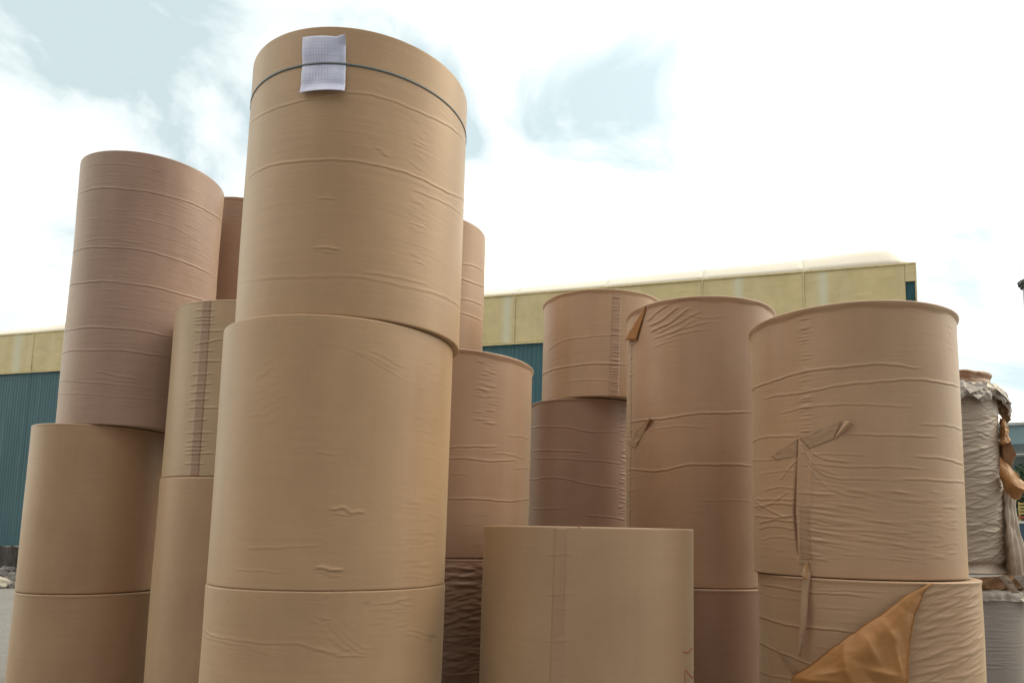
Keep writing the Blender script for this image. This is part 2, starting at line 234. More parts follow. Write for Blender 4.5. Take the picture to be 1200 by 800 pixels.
ZONES=[
 ('L1',-0.395,2.018,2.5226,4.6756,260,0.1,0.45,-0.03,0.03,0.4,1.1,5),
 ('L1',0.042,0.427,2.5736,4.4118,60,0.06,0.2,-0.08,0.08,0.8,2,5),
 ('L1',0.797,1.572,3.7907,4.4835,40,0.06,0.2,-0.08,0.08,0.8,1.8,5),
 ('B1',0.736,0.857,2.8624,3.5958,60,0.03,0.08,-0.25,0.15,0.7,1.8,4),
 ('B1',-0.671,1.313,2.7027,3.8444,60,0.1,0.4,-0.02,0.02,0.2,0.6,5),
 ('B2',0.826,1.354,1.3987,1.8188,60,0.08,0.22,-0.12,0.12,0.5,1.1,5),
 ('B2',0.966,1.493,1.8861,2.5657,50,0.05,0.15,-0.15,0.15,0.3,0.8,5),
 ('B2',-0.443,-0.162,2.0727,2.3776,22,0.05,0.12,0.2,0.9,0.6,1.2,8),
 ('B2',0.178,0.258,1.3827,1.8534,22,0.03,0.07,-0.2,0.2,0.3,0.9,5),
 ('B3',0.232,0.281,1.1358,1.3617,14,0.03,0.06,-0.2,0.2,0.8,1.6,5),
 ('B3',0.644,0.917,1.2095,1.3394,22,0.06,0.15,-0.1,0.2,0.7,1.3,5),
 ('B3',0.299,0.585,1.0966,1.2745,18,0.08,0.2,-1.1,-0.6,0.5,1.2,5),
 ('B3',-0.897,0.058,1.112,1.1818,22,0.1,0.25,-0.3,0,0.4,1,5),
 ('L2',0.228,0.457,1.3783,2.3118,40,0.08,0.2,-0.05,0.05,0.3,0.9,5),
 ('H',0.512,0.691,2.2849,2.6798,46,0.05,0.12,-0.05,0.05,1,2.6,4.5),
 ('H',0.414,1.604,1.545,1.7506,14,0.05,0.2,-0.05,0.05,0.3,0.7,5),
 ('H2',0.073,0.729,0.766,1.4452,420,0.06,0.2,-0.3,0.3,2,4.5,7),
 ('I',0.103,0.17,2.819,3.8032,75,0.075,0.09,-0.06,0.06,2,4,4.5),
 ('I',-1.226,0.051,2.8842,3.6787,20,0.1,0.3,-0.05,0.05,0.4,0.9,6),
 ('J',0.622,0.702,1.7442,2.8229,90,0.06,0.1,-0.05,0.05,2,4,5),
 ('K',-1.669,-1.307,1.7914,3.0869,70,0.04,0.09,-0.3,0.3,2,4,4.5),
 ('K',-0.634,0.476,1.5592,2.9799,30,0.1,0.3,-0.02,0.02,0.2,0.6,6),
 ('M',-0.81,-0.776,2.1719,2.8083,70,0.07,0.085,-0.08,0.06,1.2,3,4),
 ('M',-0.756,0.037,1.5354,1.9349,90,0.08,0.3,-0.22,-0.02,1,2.6,5),
 ('M',-0.114,0.387,1.5414,1.8745,50,0.06,0.2,-0.12,-0.02,0.6,1.6,5),
 ('M',-0.776,-0.657,1.5283,1.7648,30,0.05,0.12,-0.35,0,1,2.5,5),
 ('M',0.336,0.644,1.5637,1.8599,40,0.05,0.12,-0.1,0.15,0.6,1.4,5),
 ('M',0.654,0.732,2.5963,2.7592,16,0.02,0.05,-0.1,0.1,1,2,4),
 ('M',-1.389,-0.955,1.5184,1.6308,14,0.05,0.15,-0.1,0.1,0.6,1.2,5),
 ('M2',-0.041,0.813,0.9637,1.4024,130,0.1,0.28,0.05,0.42,1.4,3.4,6),
 ('M2',-0.031,0.299,1.2818,1.4023,14,0.15,0.3,0.35,0.7,1.6,3,6),
 ('M2',-0.785,-0.43,1.0188,1.3463,12,0.1,0.3,-0.1,0.02,0.4,1,5),
 ('A',-0.286,-0.214,0.9968,1.5749,40,0.03,0.05,-0.1,0.1,0.5,1.1,4),
 ('A',0.8,1.215,0.9655,1.5813,16,0.1,0.3,-0.02,0.02,0.2,0.5,5),
 ('N',-0.067,0.822,1.3996,2.8396,330,0.06,0.3,-0.3,0.35,2,5,7),
 ('N',-0.07,0.807,1.3996,2.7636,60,0.3,0.7,0.05,0.6,4,9,11),
 ('N2',-0.151,0.376,0.537,1.0896,90,0.1,0.4,-0.06,0.06,0.6,2,6),
 ('F',0.083,0.411,4.228,5.4036,60,0.1,0.4,-0.03,0.03,0.6,1.6,6),
]

def interp_poly(pts, u):
    a = np.array(sorted(pts)); x, y = a[:, 0], a[:, 1]
    x = x + np.arange(len(x)) * 1e-6
    if len(x) > 2:      # smooth through the points
        m_ = np.gradient(y, x); i = np.clip(np.searchsorted(x, u) - 1, 0, len(x) - 2); h = x[i + 1] - x[i]; t = np.clip((u - x[i]) / h, 0, 1)
        return (2 * t**3 - 3 * t**2 + 1) * y[i] + (t**3 - 2 * t**2 + t) * h * m_[i] + (-2 * t**3 + 3 * t**2) * y[i + 1] + (t**3 - t**2) * h * m_[i + 1]
    return np.interp(u, x, y)

def crease(U, Zr, Hh, zc, u0, u1, amp, w, ends=.12):
    """one pucker: sharp crest with a shallow trough under it, fading at both ends"""
    i0, i1 = np.searchsorted(U, [u0, u1])
    if i1 - i0 < 1: return
    uu = U[i0:i1]; zz = zc(uu); lo, hi = zz.min() - 5 * w, zz.max() + 5 * w
    j0, j1 = np.searchsorted(Zr, [lo, hi])
    if j1 - j0 < 1: return
    t = (uu - u0) / max(u1 - u0, 1e-6); fade = np.clip(np.minimum(t, 1 - t) / ends, 0, 1) ** .7
    d = (Zr[j0:j1, None] - zz[None, :]) / w
    prof = np.exp(-np.abs(d) ** 1.25) - .5 * np.exp(-((d + 1.8) / 1.1) ** 2)
    Hh[j0:j1, i0:i1] += amp * fade[None, :] * prof

class Roll: pass
ROLLS = {}
def roll(key, cx, cy, r, ztop, zbot, mat, label, zvis=None, dz=.004, du=.018, hem=None, strip=None, bulge=.0015, seed=1, post=None, group='wrapped paper rolls stacked in the yard', rnd=.007, cols=None, name='paper_roll'):
    rs = np.random.RandomState(seed); h = ztop - zbot; zv = zbot if zvis is None else max(zvis, zbot)
    root = empty(name, (cx, cy, zbot), label, 'paper roll', group)
    # columns: fine on the side seen, coarse behind
    fr = list(np.arange(-1.78, 1.78, du))
    if strip: fr = [u for u in fr if not (strip[0] < u < strip[1])] + list(np.arange(strip[0], strip[1], strip[2]))
    back = list(np.linspace(1.80, 2 * pi - 1.80, 36)); U = np.array(sorted(fr) + back)
    zt, zb = ztop - .001, zbot + .001
    rows = list(np.linspace(zb, zv, max(2, int((zv - zb) / .08) + 1)))[:-1] if zv > zbot + .05 else []
    rows = np.array(rows + list(np.linspace(zv if rows else zb, zt, max(8, int((zt - (zv if rows else zb)) / dz)))))
    Hh = np.zeros((len(rows), len(U)))
    for pts, a, w in RIDGES.get(key, []):
        us = [p[0] for p in pts]; ph = rs.uniform(0, 6.28); ex = .05
        f = lambda u, pts=pts, ph=ph: interp_poly(pts, u) + .0025 * np.sin(u * 9 + ph) + .0012 * np.sin(u * 31 + 2 * ph)
        crease(U, rows, Hh, f, min(us) - ex, max(us) + ex, a / 1000 * 1.2, w / 1000 * .9)
    for (k, u0, u1, z0, z1, n, l0, l1, s0, s1, a0, a1, w) in ZONES:
        if k != key: continue
        for _ in range(int(n)):
            uc, zc, ln, sl, am = rs.uniform(u0, u1), rs.uniform(z0, z1), rs.uniform(l0, l1) / r, rs.uniform(s0, s1), rs.uniform(a0, a1) / 1000 * (.6 if key in ('B1', 'B2', 'B3') else .95)
            cv = rs.uniform(-.25, .25) * (s1 - s0 + .1); ww = w / 1000 * rs.uniform(.7, 1.5)
            crease(U, rows, Hh, lambda u: zc + (u - uc) * r * sl + cv * r * (u - uc) ** 2 / max(ln, .05), uc - ln / 2, uc + ln / 2, am, ww, .45)
    # slow out-of-roundness of the wrap
    UU, ZZ = np.meshgrid(U, rows)
    for _ in range(6):
        k1, k2, ph = rs.randint(1, 6), rs.uniform(.5, 5), rs.uniform(0, 6.28)
        Hh += bulge * .4 * np.sin(k1 * UU + k2 * ZZ + ph)
    for _ in range(10):   # gentle local swells
        uc, zc = rs.uniform(-1.5, 1.5), rs.uniform(zv, zt); a, b = rs.uniform(.1, .4), rs.uniform(.05, .25)
        Hh += bulge * .5 * rs.uniform(-1, 1) * np.exp(-((UU - uc) / a) ** 2 - ((ZZ - zc) / b) ** 2)
    if post: Hh += post(UU, ZZ)
    if hem:       # folded-over edge standing proud at the top, scalloped below
        hh, ha = hem
        sc = hh * (.75 + .28 * np.abs(np.sin(UU * 2.6 + seed)) + .12 * np.sin(UU * 13 + seed * 2))
        t = np.clip((ZZ - (zt - sc)) / np.maximum(sc, 1e-4), 0, 1)
        Hh += ha * (1 - (1 - t) ** 2) + .0018 * np.exp(-((ZZ - (zt - sc)) / .004) ** 2) * (np.sin(UU * 7 + seed) > -.4)
    # rounded shoulders
    if rnd:
        tt = np.clip((rnd - (zt - ZZ)) / rnd, 0, 1); Hh -= rnd * (1 - np.sqrt(np.clip(1 - tt ** 2, 0, 1)))
        tb = np.clip((.003 - (ZZ - zb)) / .003, 0, 1); Hh -= min(rnd, .003) * (1 - np.sqrt(np.clip(1 - tb ** 2, 0, 1)))
    nz, nu = Hh.shape
    R = r + Hh
    X, Y, Z = R * np.sin(UU), -R * np.cos(UU), ZZ - zbot
    rin = r - .05
    top = np.stack([rin * np.sin(U), -rin * np.cos(U), np.full(nu, zt - zbot - .001)], 1); bot = top.copy(); bot[:, 2] = .003
    V = np.concatenate([bot, np.stack([X, Y, Z], -1).reshape(-1, 3), top])
    ng = nz + 2; i = np.arange(ng - 1)[:, None] * nu; j = np.arange(nu)[None, :]; j2 = (j + 1) % nu
    F = np.stack([i + j, i + j2, i + nu + j2, i + nu + j], -1).reshape(-1, 4)
    me = bpy.data.meshes.new('wrapper'); me.vertices.add(len(V)); me.vertices.foreach_set('co', V.ravel().astype(np.float32))
    me.loops.add(F.size); me.loops.foreach_set('vertex_index', F.ravel().astype(np.int32))
    me.polygons.add(len(F)); me.polygons.foreach_set('loop_start', np.arange(0, F.size, 4, dtype=np.int32)); me.polygons.foreach_set('loop_total', np.full(len(F), 4, dtype=np.int32))
    me.polygons.foreach_set('use_smooth', np.ones(len(F), dtype=bool)); me.update(calc_edges=True)
    uvl = me.uv_layers.new(name='UVMap')
    zg = np.concatenate([[zb], rows, [zt]]); a = np.stack(np.broadcast_arrays(U[None, :] * r, zg[:, None]), -1).reshape(-1, 2)
    uv = a[F.ravel()].reshape(-1, 4, 2); wrapx = uv[:, :, 0].max(1) - uv[:, :, 0].min(1) > pi * r
    uv[wrapx, :, 0] = np.where(uv[wrapx, :, 0] < r * 1.0, uv[wrapx, :, 0] + 2 * pi * r, uv[wrapx, :, 0])
    uvl.data.foreach_set('uv', uv.ravel().astype(np.float32)); me.materials.append(mat)
    link(bpy.data.objects.new('wrapper', me), root)
    # ends: wound paper edge with the cardboard core
    n = 72
    for z, s in ((zt - zbot - .004, 1), (.006, -1)):
        v, f = [], []
        rings = [(r - .045, 0), (r - .2, -.0015), (.25, 0), (.052, 0)]
        for rr, dzz in rings: v += [(rr * sin(2 * pi * q / n), -rr * cos(2 * pi * q / n), z + dzz * s) for q in range(n)]
        for q in range(len(rings) - 1):
            for t_ in range(n):
                b_ = (t_ + 1) % n; fc = (q * n + t_, q * n + b_, (q + 1) * n + b_, (q + 1) * n + t_); f.append(fc if s > 0 else fc[::-1])
        mesh_obj('roll_end', v, f, M['end'], root)
    v, f = [], []
    for rr, z in ((.052, .004), (.052, zt - zbot - .002), (.040, zt - zbot - .002), (.040, .004)): v += [(rr * sin(2 * pi * q / 24), -rr * cos(2 * pi * q / 24), z) for q in range(24)]
    for q in range(4):
        for t_ in range(24): b_ = (t_ + 1) % 24; f.append((q * 24 + t_, q * 24 + b_, ((q + 1) % 4) * 24 + b_, ((q + 1) % 4) * 24 + t_))
    mesh_obj('core_tube', v, f, M['core'], root)
    o = Roll(); o.root, o.cx, o.cy, o.r, o.zbot, o.ztop, o.U, o.rows, o.H = root, cx, cy, r, zbot, ztop, U, rows, Hh
    ROLLS[key] = o; return o

def hat(o, u, z):
    i = np.clip(np.searchsorted(o.U, u) - 1, 0, len(o.U) - 2); j = np.clip(np.searchsorted(o.rows, z) - 1, 0, len(o.rows) - 2)
    fu = np.clip((u - o.U[i]) / (o.U[i + 1] - o.U[i]), 0, 1); fz = np.clip((z - o.rows[j]) / (o.rows[j + 1] - o.rows[j]), 0, 1)
    return (o.H[j, i] * (1 - fu) + o.H[j, i + 1] * fu) * (1 - fz) + (o.H[j + 1, i] * (1 - fu) + o.H[j + 1, i + 1] * fu) * fz

def on(o, u, z, d=0.0, follow=True):
    """point on roll o (in its local frame), d metres off the paper"""
    R = o.r + d + (float(hat(o, u, min(max(z, o.zbot), o.ztop))) if follow else 0)
    return (R * sin(u), -R * cos(u), z - o.zbot)

def patch(name, o, lf, rf, z0, z1, mat, n=200, k=6, d=.0012, th=.0008):
    """tape or paper stuck flat on the roll between angles lf(z) and rf(z)"""
    P = []
    for z in np.linspace(z1, z0, n):
        a, b = lf(z), rf(z); P.append([on(o, a + (b - a) * t, z, d) for t in np.linspace(0, 1, k)])
    return sheet(name, P, mat, o.root, th)

def crumple(P, amp, scale, seed, edges=True):
    A = np.array(P, dtype=float); n, k = A.shape[:2]; du = np.gradient(A, axis=0); dv = np.gradient(A, axis=1); nn = np.cross(du, dv); nn /= np.linalg.norm(nn, axis=2, keepdims=True) + 1e-9
    for i in range(n):
        for j in range(k):
            p = Vector(A[i, j]) * scale + Vector((seed, seed * 1.3, 0))
            v = abs(noise.noise(p)) * 1.4 + .5 * abs(noise.noise(p * 2.3 + Vector((7, 3, 1)))) - .35
            A[i, j] += nn[i, j] * amp * v
    return A

M = {}
M['end'] = kraft('wound_paper_edge', (.42, .28, .17), crepe=.1)
M['core'] = plain('cardboard_core', (.30, .21, .13), .8)
# kraft tones
OL = (.50, .325, .185)
M['big'] = kraft('kraft_olive', OL, crepe=.16, seed=1.1)
M['bigtop'] = kraft('kraft_olive_top', OL, crepe=.2, seed=5.3)
M['bigbase'] = kraft('kraft_olive_scuffed', OL, crepe=.2, seed=2.2, stain=[(1.29 * .563, 1.14, .06, .03, (.2, .15, .11)), (.569 * .563, 1.322, .025, .012, (.22, .17, .12)), (-1.42 * .563, 1.11, .05, .03, (.28, .21, .13))])
M['crepe'] = kraft('kraft_pink_crepe', (.42, .275, .205), crepe=.5, dark=.84, seed=3.3)
M['slim'] = kraft('kraft_sand', (.51, .36, .22), crepe=.12, seed=4.1)
M['left'] = kraft('kraft_brown', (.49, .315, .185), crepe=.14, seed=6.1)
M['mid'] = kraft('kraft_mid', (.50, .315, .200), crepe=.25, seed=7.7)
M['mid_shade'] = kraft('kraft_mid_shade', (.41, .255, .17), crepe=.25, seed=8.7)  # darker copy of the mid kraft, shade between the stacks put into its colour
M['rightr'] = kraft('kraft_right', (.50, .320, .195), crepe=.25, seed=9.9)
M['back_lit'] = kraft('kraft_back_lit', (.60, .395, .25), crepe=.25, seed=9.1)  # lighter copy of the right kraft, stronger light on the back roll painted in
M['front'] = kraft('kraft_front', (.49, .325, .195), crepe=.10, seed=10.4)
M['torn'] = kraft('kraft_grey', (.43, .345, .27), crepe=.3, seed=11.4)
M['greyroll'] = kraft('paper_grey', (.33, .30, .275), crepe=.4, seed=12.4)
M['tape_red'] = kraft('tape_reddish', (.40, .25, .165), crepe=.2, rough=.4, seed=13)
M['tape_pink'] = kraft('tape_pinkish', (.50, .325, .215), crepe=.2, rough=.4, seed=14)
M['tape_dark'] = kraft('tape_brown', (.42, .27, .165), crepe=.2, rough=.4, seed=15)
M['tape_faint'] = kraft('tape_faint', (.47, .305, .19), crepe=.12, rough=.35, seed=16)
M['inner'] = kraft('kraft_inner_orange', (.47, .215, .065), crepe=.3, rough=.5, dark=.8, seed=17)
M['inner2'] = kraft('kraft_inner_brown', (.38, .20, .095), crepe=.4, rough=.5, dark=.75, seed=18)
M['foil'] = kraft('torn_lining_grey', (.47, .42, .37), crepe=.3, rough=.35, spec=.7, dark=.7, seed=19)
M['strap'] = plain('strap_plastic', (.10, .13, .14), .4, .1, 20)
M['crayon'] = plain('red_crayon', (.42, .12, .08), .8, .25, 60)

# --- left stack
L1 = roll('L1', -3.813, 6.506, .589, 4.831, 2.444, M['crepe'], 'tall pinkish brown roll on top of the leftmost stack, fine creases all round', dz=.0052, du=.022, bulge=.004, seed=3, rnd=.01)
L2 = roll('L2', -4.023, 6.404, .521, 2.444, 1.066, M['left'], 'smooth brown roll in the leftmost stack, under the tall finely creased one', dz=.007, du=.03, hem=(.012, .004), seed=4)
L3 = roll('L3', -3.990, 6.425, .561, 1.063, 0, M['left'], 'bottom roll of the leftmost stack, one short crease near its right edge', zvis=.45, dz=.007, du=.03, hem=(.015, .003), seed=5)
# --- slim stack between
S1 = roll('S1', -2.581, 6.163, .670, 3.386, 2.005, M['slim'], 'pale sandy roll with a reddish tape seam, behind the left side of the tallest stack', dz=.0045, du=.026, strip=(-.36, -.14, .006), hem=(.012, .003), seed=6)
S2 = roll('S2', -2.587, 6.160, .674, 2.002, 0, M['left'], 'plain lower roll carrying the pale sandy roll with the reddish tape seam', zvis=.6, dz=.01, du=.03, hem=(.01, .002), seed=7)
# --- tall stack in front
B3 = roll('B3', -1.107, 3.670, .563, 1.3735, 0, M['bigbase'], 'bottom roll of the tallest front stack, scuffed and scratched below its top edge', zvis=.85, dz=.0042, seed=8, bulge=.002, rnd=.003)
B2 = roll('B2', -1.107, 3.673, .562, 2.577, 1.374, M['big'], 'middle roll of the tallest front stack, nearly smooth with two small dents', dz=.0042, seed=9, bulge=.002, rnd=.005)
B1 = roll('B1', -1.072, 3.690, .557, 3.961, 2.580, M['bigtop'], 'top roll of the tallest front stack, strapped and with a white paper label', dz=.0042, seed=10, bulge=.002, rnd=.006)
# --- rolls seen behind
F_ = roll('F', -3.40, 7.70, .56, 5.00, 2.60, M['mid_shade'], 'brown roll seen as a narrow strip between the leftmost stack and the tallest stack', zvis=3.4, dz=.009, du=.04, hem=(.03, .006), seed=11)
roll('F0', -3.40, 7.70, .56, 2.597, 0, M['mid_shade'], 'lower roll hidden behind the leftmost stack', dz=.08, du=.08, zvis=0, seed=12)
G = roll('G', -1.247, 6.5, .559, 4.348, 1.95, M['mid'], 'roll showing as a narrow strip just right of the tallest stack, four slanting creases', zvis=2.8, dz=.006, du=.03, seed=13)
roll('G0', -1.247, 6.5, .559, 1.947, 0, M['mid'], 'hidden lower roll behind the tallest stack', dz=.08, du=.08, seed=14)
# --- centre
Hr = roll('H', -.762, 4.85, .596, 2.727, 1.474, M['mid'], 'brown roll with a patch of short crimps, right behind the tallest stack', dz=.0042, du=.02, hem=(.034, .012), seed=15, bulge=.003, strip=(-.1, .5, .012))
H2 = roll('H2', -.762, 4.85, .598, 1.471, 0, M['mid_shade'], 'heavily wrinkled dark roll low between the tallest stack and the short front roll', zvis=.8, dz=.0055, du=.022, seed=16, hem=(.012, .004))
I_ = roll('I', .448, 6.977, .587, 3.837, 2.846, M['back_lit'], 'upper roll of the centre back stack, crimped pinkish tape seam at its right', dz=.0045, du=.022, strip=(0, .26, .007), hem=(.036, .013), seed=17)
J = roll('J', .288, 7.006, .54, 2.843, 1.42, M['mid_shade'], 'dark shaded roll under the centre back roll, right above the short front roll', zvis=1.6, dz=.005, du=.022, strip=(.54, .78, .008), hem=(.028, .010), seed=18)
roll('J0', .288, 7.006, .54, 1.417, 0, M['mid_shade'], 'hidden bottom roll of the centre back stack', dz=.08, du=.08, seed=19)
K = roll('K', 1.107, 5.512, .559, 3.309, 1.279, M['mid'], 'tall brown roll with a torn folded corner at its top left edge', dz=.0048, du=.02, strip=(-1.5, -1.2, .008), hem=(.038, .015), seed=20, bulge=.003)
K2 = roll('K2', 1.12, 5.50, .562, 1.276, 0, M['mid_shade'], 'dark bottom roll under the torn cornered tall one, beside the short front roll', zvis=.7, dz=.01, du=.03, seed=21, hem=(.02, .006))
A = roll('A', .185, 3.946, .56, 1.669, 0, M['front'], 'short smooth roll standing alone at the bottom centre with red crayon marks', zvis=.85, dz=.0055, du=.022, strip=(-.36, -.21, .008), seed=22, rnd=.004, bulge=.0012)

def slit_post(UU, ZZ):
    us = np.interp(ZZ, [1.50, 1.53, 1.655, 1.765, 1.943, 2.15], [-.885, -.897, -.914, -.928, -.903, -.875])
    op = np.interp(ZZ, [1.52, 1.60, 1.69, 1.76, 1.86, 2.0, 2.15], [0, .35, 1, .9, .45, .2, 0])
    d = UU - us
    hgt = np.where(d > 0, .020 * np.exp(-d / .07), .004 * np.exp(d / .08)) * np.interp(ZZ, [1.5, 1.6, 1.9, 2.1, 2.15], [.3, 1, .9, .45, 0]) * ((ZZ > 1.5) & (ZZ < 2.15))
    hgt = hgt - .08 * op * np.exp(-((d + .013) / .015) ** 2)
    # soft pleat right of the slit and a depression round it
    hgt += .006 * np.exp(-((d - .14) / .02) ** 2) * np.interp(ZZ, [1.5, 1.55, 2.0, 2.1], [0, 1, .8, 0])
    return hgt
Mr = roll('M', 1.699, 4.12, .551, 2.840, 1.438, M['rightr'], 'large right roll with a vertical slit and a crooked strip of brown tape', dz=.004, du=.016, strip=(-1.02, -.7, .005), hem=(.036, .015), seed=23, bulge=.003, post=slit_post)
M2 = roll('M2', 1.734, 4.094, .568, 1.435, 0, M['rightr'], 'bottom right roll with its wrapper torn open in a big orange brown flap', zvis=.85, dz=.0042, du=.016, hem=(.02, .006), seed=24, bulge=.004)

# --- far right torn stack
def neck(UU, ZZ): return -.02 * np.exp(-((ZZ - 1.42) / .03) ** 2) + .02 * np.exp(-((ZZ - 1.35) / .02) ** 2) - .03 * np.clip((ZZ - 2.75) / .25, 0, 1) ** 2
N_ = roll('N', 3.546, 6.784, .56, 3.004, 1.340, M['torn'], 'grey brown roll wrinkled all over with a torn paper collar, far right', dz=.005, du=.018, seed=25, bulge=.006, post=neck)
N2 = roll('N2', 3.66, 6.70, .56, 1.2, 0, M['greyroll'], 'grey roll at the bottom of the torn stack, lower right corner', zvis=.4, dz=.006, du=.025, seed=26, bulge=.004)

# ---- tapes, labels, straps, tears
patch('tape_strip', S1, lambda z: np.interp(z, [2.01, 2.43, 3.38], [-.309, -.313, -.317]), lambda z: np.interp(z, [2.01, 2.91, 3.38], [-.184, -.184, -.192]), 2.008, 3.378, M['tape_red'], 260, 8)
patch('tape_strip', I_, lambda z: np.interp(z, [2.85, 3.8], [.035, .079]), lambda z: np.interp(z, [2.85, 3.8], [.191, .225]), 2.852, 3.795, M['tape_pink'], 240, 8)
patch('tape_strip', A, lambda z: np.interp(z, [.9, 1.66], [-.350, -.329]), lambda z: np.interp(z, [.9, 1.66], [-.240, -.223]), .3, 1.660, M['tape_faint'], 200, 6, d=.0004, th=.0004)
tp = patch('tape_strip', Mr, lambda z: -.875 + 0 * z, lambda z: np.interp(z, [1.52, 1.8], [-.765, -.78]), 1.525, 1.80, M['tape_dark'], 80, 10)
tp = patch('tape_strip', K, lambda z: -1.42, lambda z: -1.30, 1.6, 3.06, M['tape_faint'], 300, 6)
# crooked tape on the slit roll, in two pieces either side of the slit
def quadpatch(name, o, corners, mat, n=30, k=14, d=.0018):
    (a, b, c, e) = [np.array(q) for q in corners]      # top-left, top-right, bottom-right, bottom-left
    P = []
    for i in range(n):
        t = i / (n - 1); l = a + (e - a) * t; r_ = b + (c - b) * t
        P.append([on(o, *(l + (r_ - l) * s), d) for s in np.linspace(0, 1, k)])
    return sheet(name, crumple(P, .004, 22, 3), mat, o.root, .0008)
quadpatch('torn_tape', Mr, [(-1.242, 2.074), (-.888, 2.152), (-.900, 2.060), (-1.16, 2.048)], M['tape_dark'])
quadpatch('torn_tape', Mr, [(-.868, 2.152), (-.47, 2.222), (-.545, 2.136), (-.770, 2.094)], M['tape_dark'], d=.0045)
quadpatch('torn_tape', K, [(-.949, 2.452), (-.829, 2.447), (-1.171, 2.258), (-1.413, 2.300)], M['tape_dark'])
quadpatch('torn_tape', M2, [(-1.304, 1.060), (-1.212, 1.050), (-1.004, .966), (-1.073, .938)], M['tape_dark'])

def curl(name, o, apex, e0, e1, lift, mat, fold=.5, n=16, k=9, belly=0.0):
    """narrow torn tongue: starts at apex, widens to edge e0..e1, V-folded and lifting off"""
    P = []
    for i in range(n):
        t = i / (n - 1); a = np.array(apex) + (np.array(e0) - apex) * t; b = np.array(apex) + (np.array(e1) - apex) * t
        P.append([on(o, *(a + (b - a) * s), .003 + lift * t ** 1.2 * (1 - abs(s - fold) * 1.3) + belly * sin(pi * t), True) for s in np.linspace(0, 1, k)])
    return sheet(name, P, mat, o.root, .0012)
P1, P2 = [], []
for i in range(18):
    t = i / 17; a = np.array((-.926, 3.300)); L0 = a + (np.array((-1.50, 3.112)) - a) * t; R0 = a + (np.array((-1.13, 3.062)) - a) * t; Mi = L0 * .45 + R0 * .55
    l, m_, r_ = on(K, *L0, .004 + .010 * t), on(K, *Mi, .006 + .05 * t ** 1.1), on(K, *R0, .003 + .012 * t)
    l, m_, r_ = map(np.array, (l, m_, r_)); P1.append([l + (m_ - l) * s for s in np.linspace(0, 1, 7)]); P2.append([m_ + (r_ - m_) * s for s in np.linspace(0, 1, 7)])
sheet('torn_flap', crumple(P1, .004, 18, 2), M['inner'], K.root, .0012)
sheet('torn_flap', crumple(P2, .006, 18, 6), M['inner'], K.root, .0012)
curl('torn_flap', Mr, np.array((-.545, 2.133)), (-.440, 2.226), (-.362, 2.202), .035, M['rightr'], .5)
curl('torn_flap', K, np.array((-1.0, 2.36)), (-.86, 2.462), (-.80, 2.440), .03, M['inner2'], .4)
curl('torn_nib', A, np.array((-.119, 1.682)), (-.127, 1.664), (-.111, 1.664), .002, M['inner'], .5)
# ribbon of tape hanging down over the seam
P = []
for i, (u, z, d, w) in enumerate([(-.80, 1.515, .004, .012), (-.805, 1.485, .02, .022), (-.792, 1.45, .035, .040), (-.80, 1.40, .04, .052), (-.808, 1.33, .045, .056), (-.812, 1.26, .05, .056), (-.822, 1.19, .052, .044), (-.84, 1.12, .05, .030), (-.868, 1.045, .045, .006)]):
    tw = [.5, .9, 1.0, .5, .2, .1, .25, .4, .3][i] * .02
    P.append([on(Mr, u - w / 2, z, d + tw, False), on(Mr, u, z + .002, d + .004, False), on(Mr, u + w / 2, z, d - tw, False)])
sheet('hanging_tape', crumple(refine(P, 60, 7), .006, 9, 3), M['tape_faint'], Mr.root, .0010)
P = [[on(Mr, -.812, 1.513, .012), on(Mr, -.800, 1.513, .014)], [on(Mr, -.822, 1.48, .03, False), on(Mr, -.79, 1.475, .035, False)], [on(Mr, -.822, 1.445, .055, False), on(Mr, -.778, 1.425, .05, False)]]
sheet('hanging_tape', refine(P, 14, 6), M['inner'], Mr.root, .0010)

# big orange-brown flap
Lp = [(.139, 1.4306), (.061, 1.4090), (-.099, 1.3678), (-.279, 1.2877), (-.497, 1.1869), (-.76, 1.0406), (-.942, .9338), (-.86, .80), (-.62, .66)]
Rp = [(.150, 1.4300), (.085, 1.4000), (.03, 1.345), (-.02, 1.285), (-.055, 1.225), (-.085, 1.12), (-.11, 1.0), (-.12, .80), (-.14, .64)]
off = [.004, .010, .022, .038, .055, .075, .085, .08, .07]
ctrl = []
for (a, b, d) in zip(Lp, Rp, off):
    row = []
    for s in (0, .12, .3, .5, .7, .88, 1):
        u = a[0] + (b[0] - a[0]) * s; z = a[1] + (b[1] - a[1]) * s
        row.append(on(M2, u, z, d * (1.15 - .75 * s) + .022 * sin(pi * s) * min(1, d * 20) + (.006 if s > .05 else -.002), False))
    ctrl.append(row)
G_ = refine(ctrl, 110, 90)
def dirfold(A, c, dirv, amp, w, ln):
    """a straight soft fold pressed into the flap"""
    c = np.array(c); dv = np.array(dirv) / np.linalg.norm(dirv); gu = np.arctan2(A[..., 0], -A[..., 1]) * .568; gz = A[..., 2]
    q = np.stack([gu - c[0], gz - c[1]], -1); al = q @ dv; ac = q @ np.array([-dv[1], dv[0]])
    hgt = amp * np.exp(-(al / ln) ** 2) * np.where(ac > 0, np.exp(-ac / w), np.exp(ac / (w * 2.5)))
    rr = np.hypot(A[..., 0], A[..., 1]); hgt = hgt * 1.5; A[..., 0] *= 1 + hgt / rr; A[..., 1] *= 1 + hgt / rr
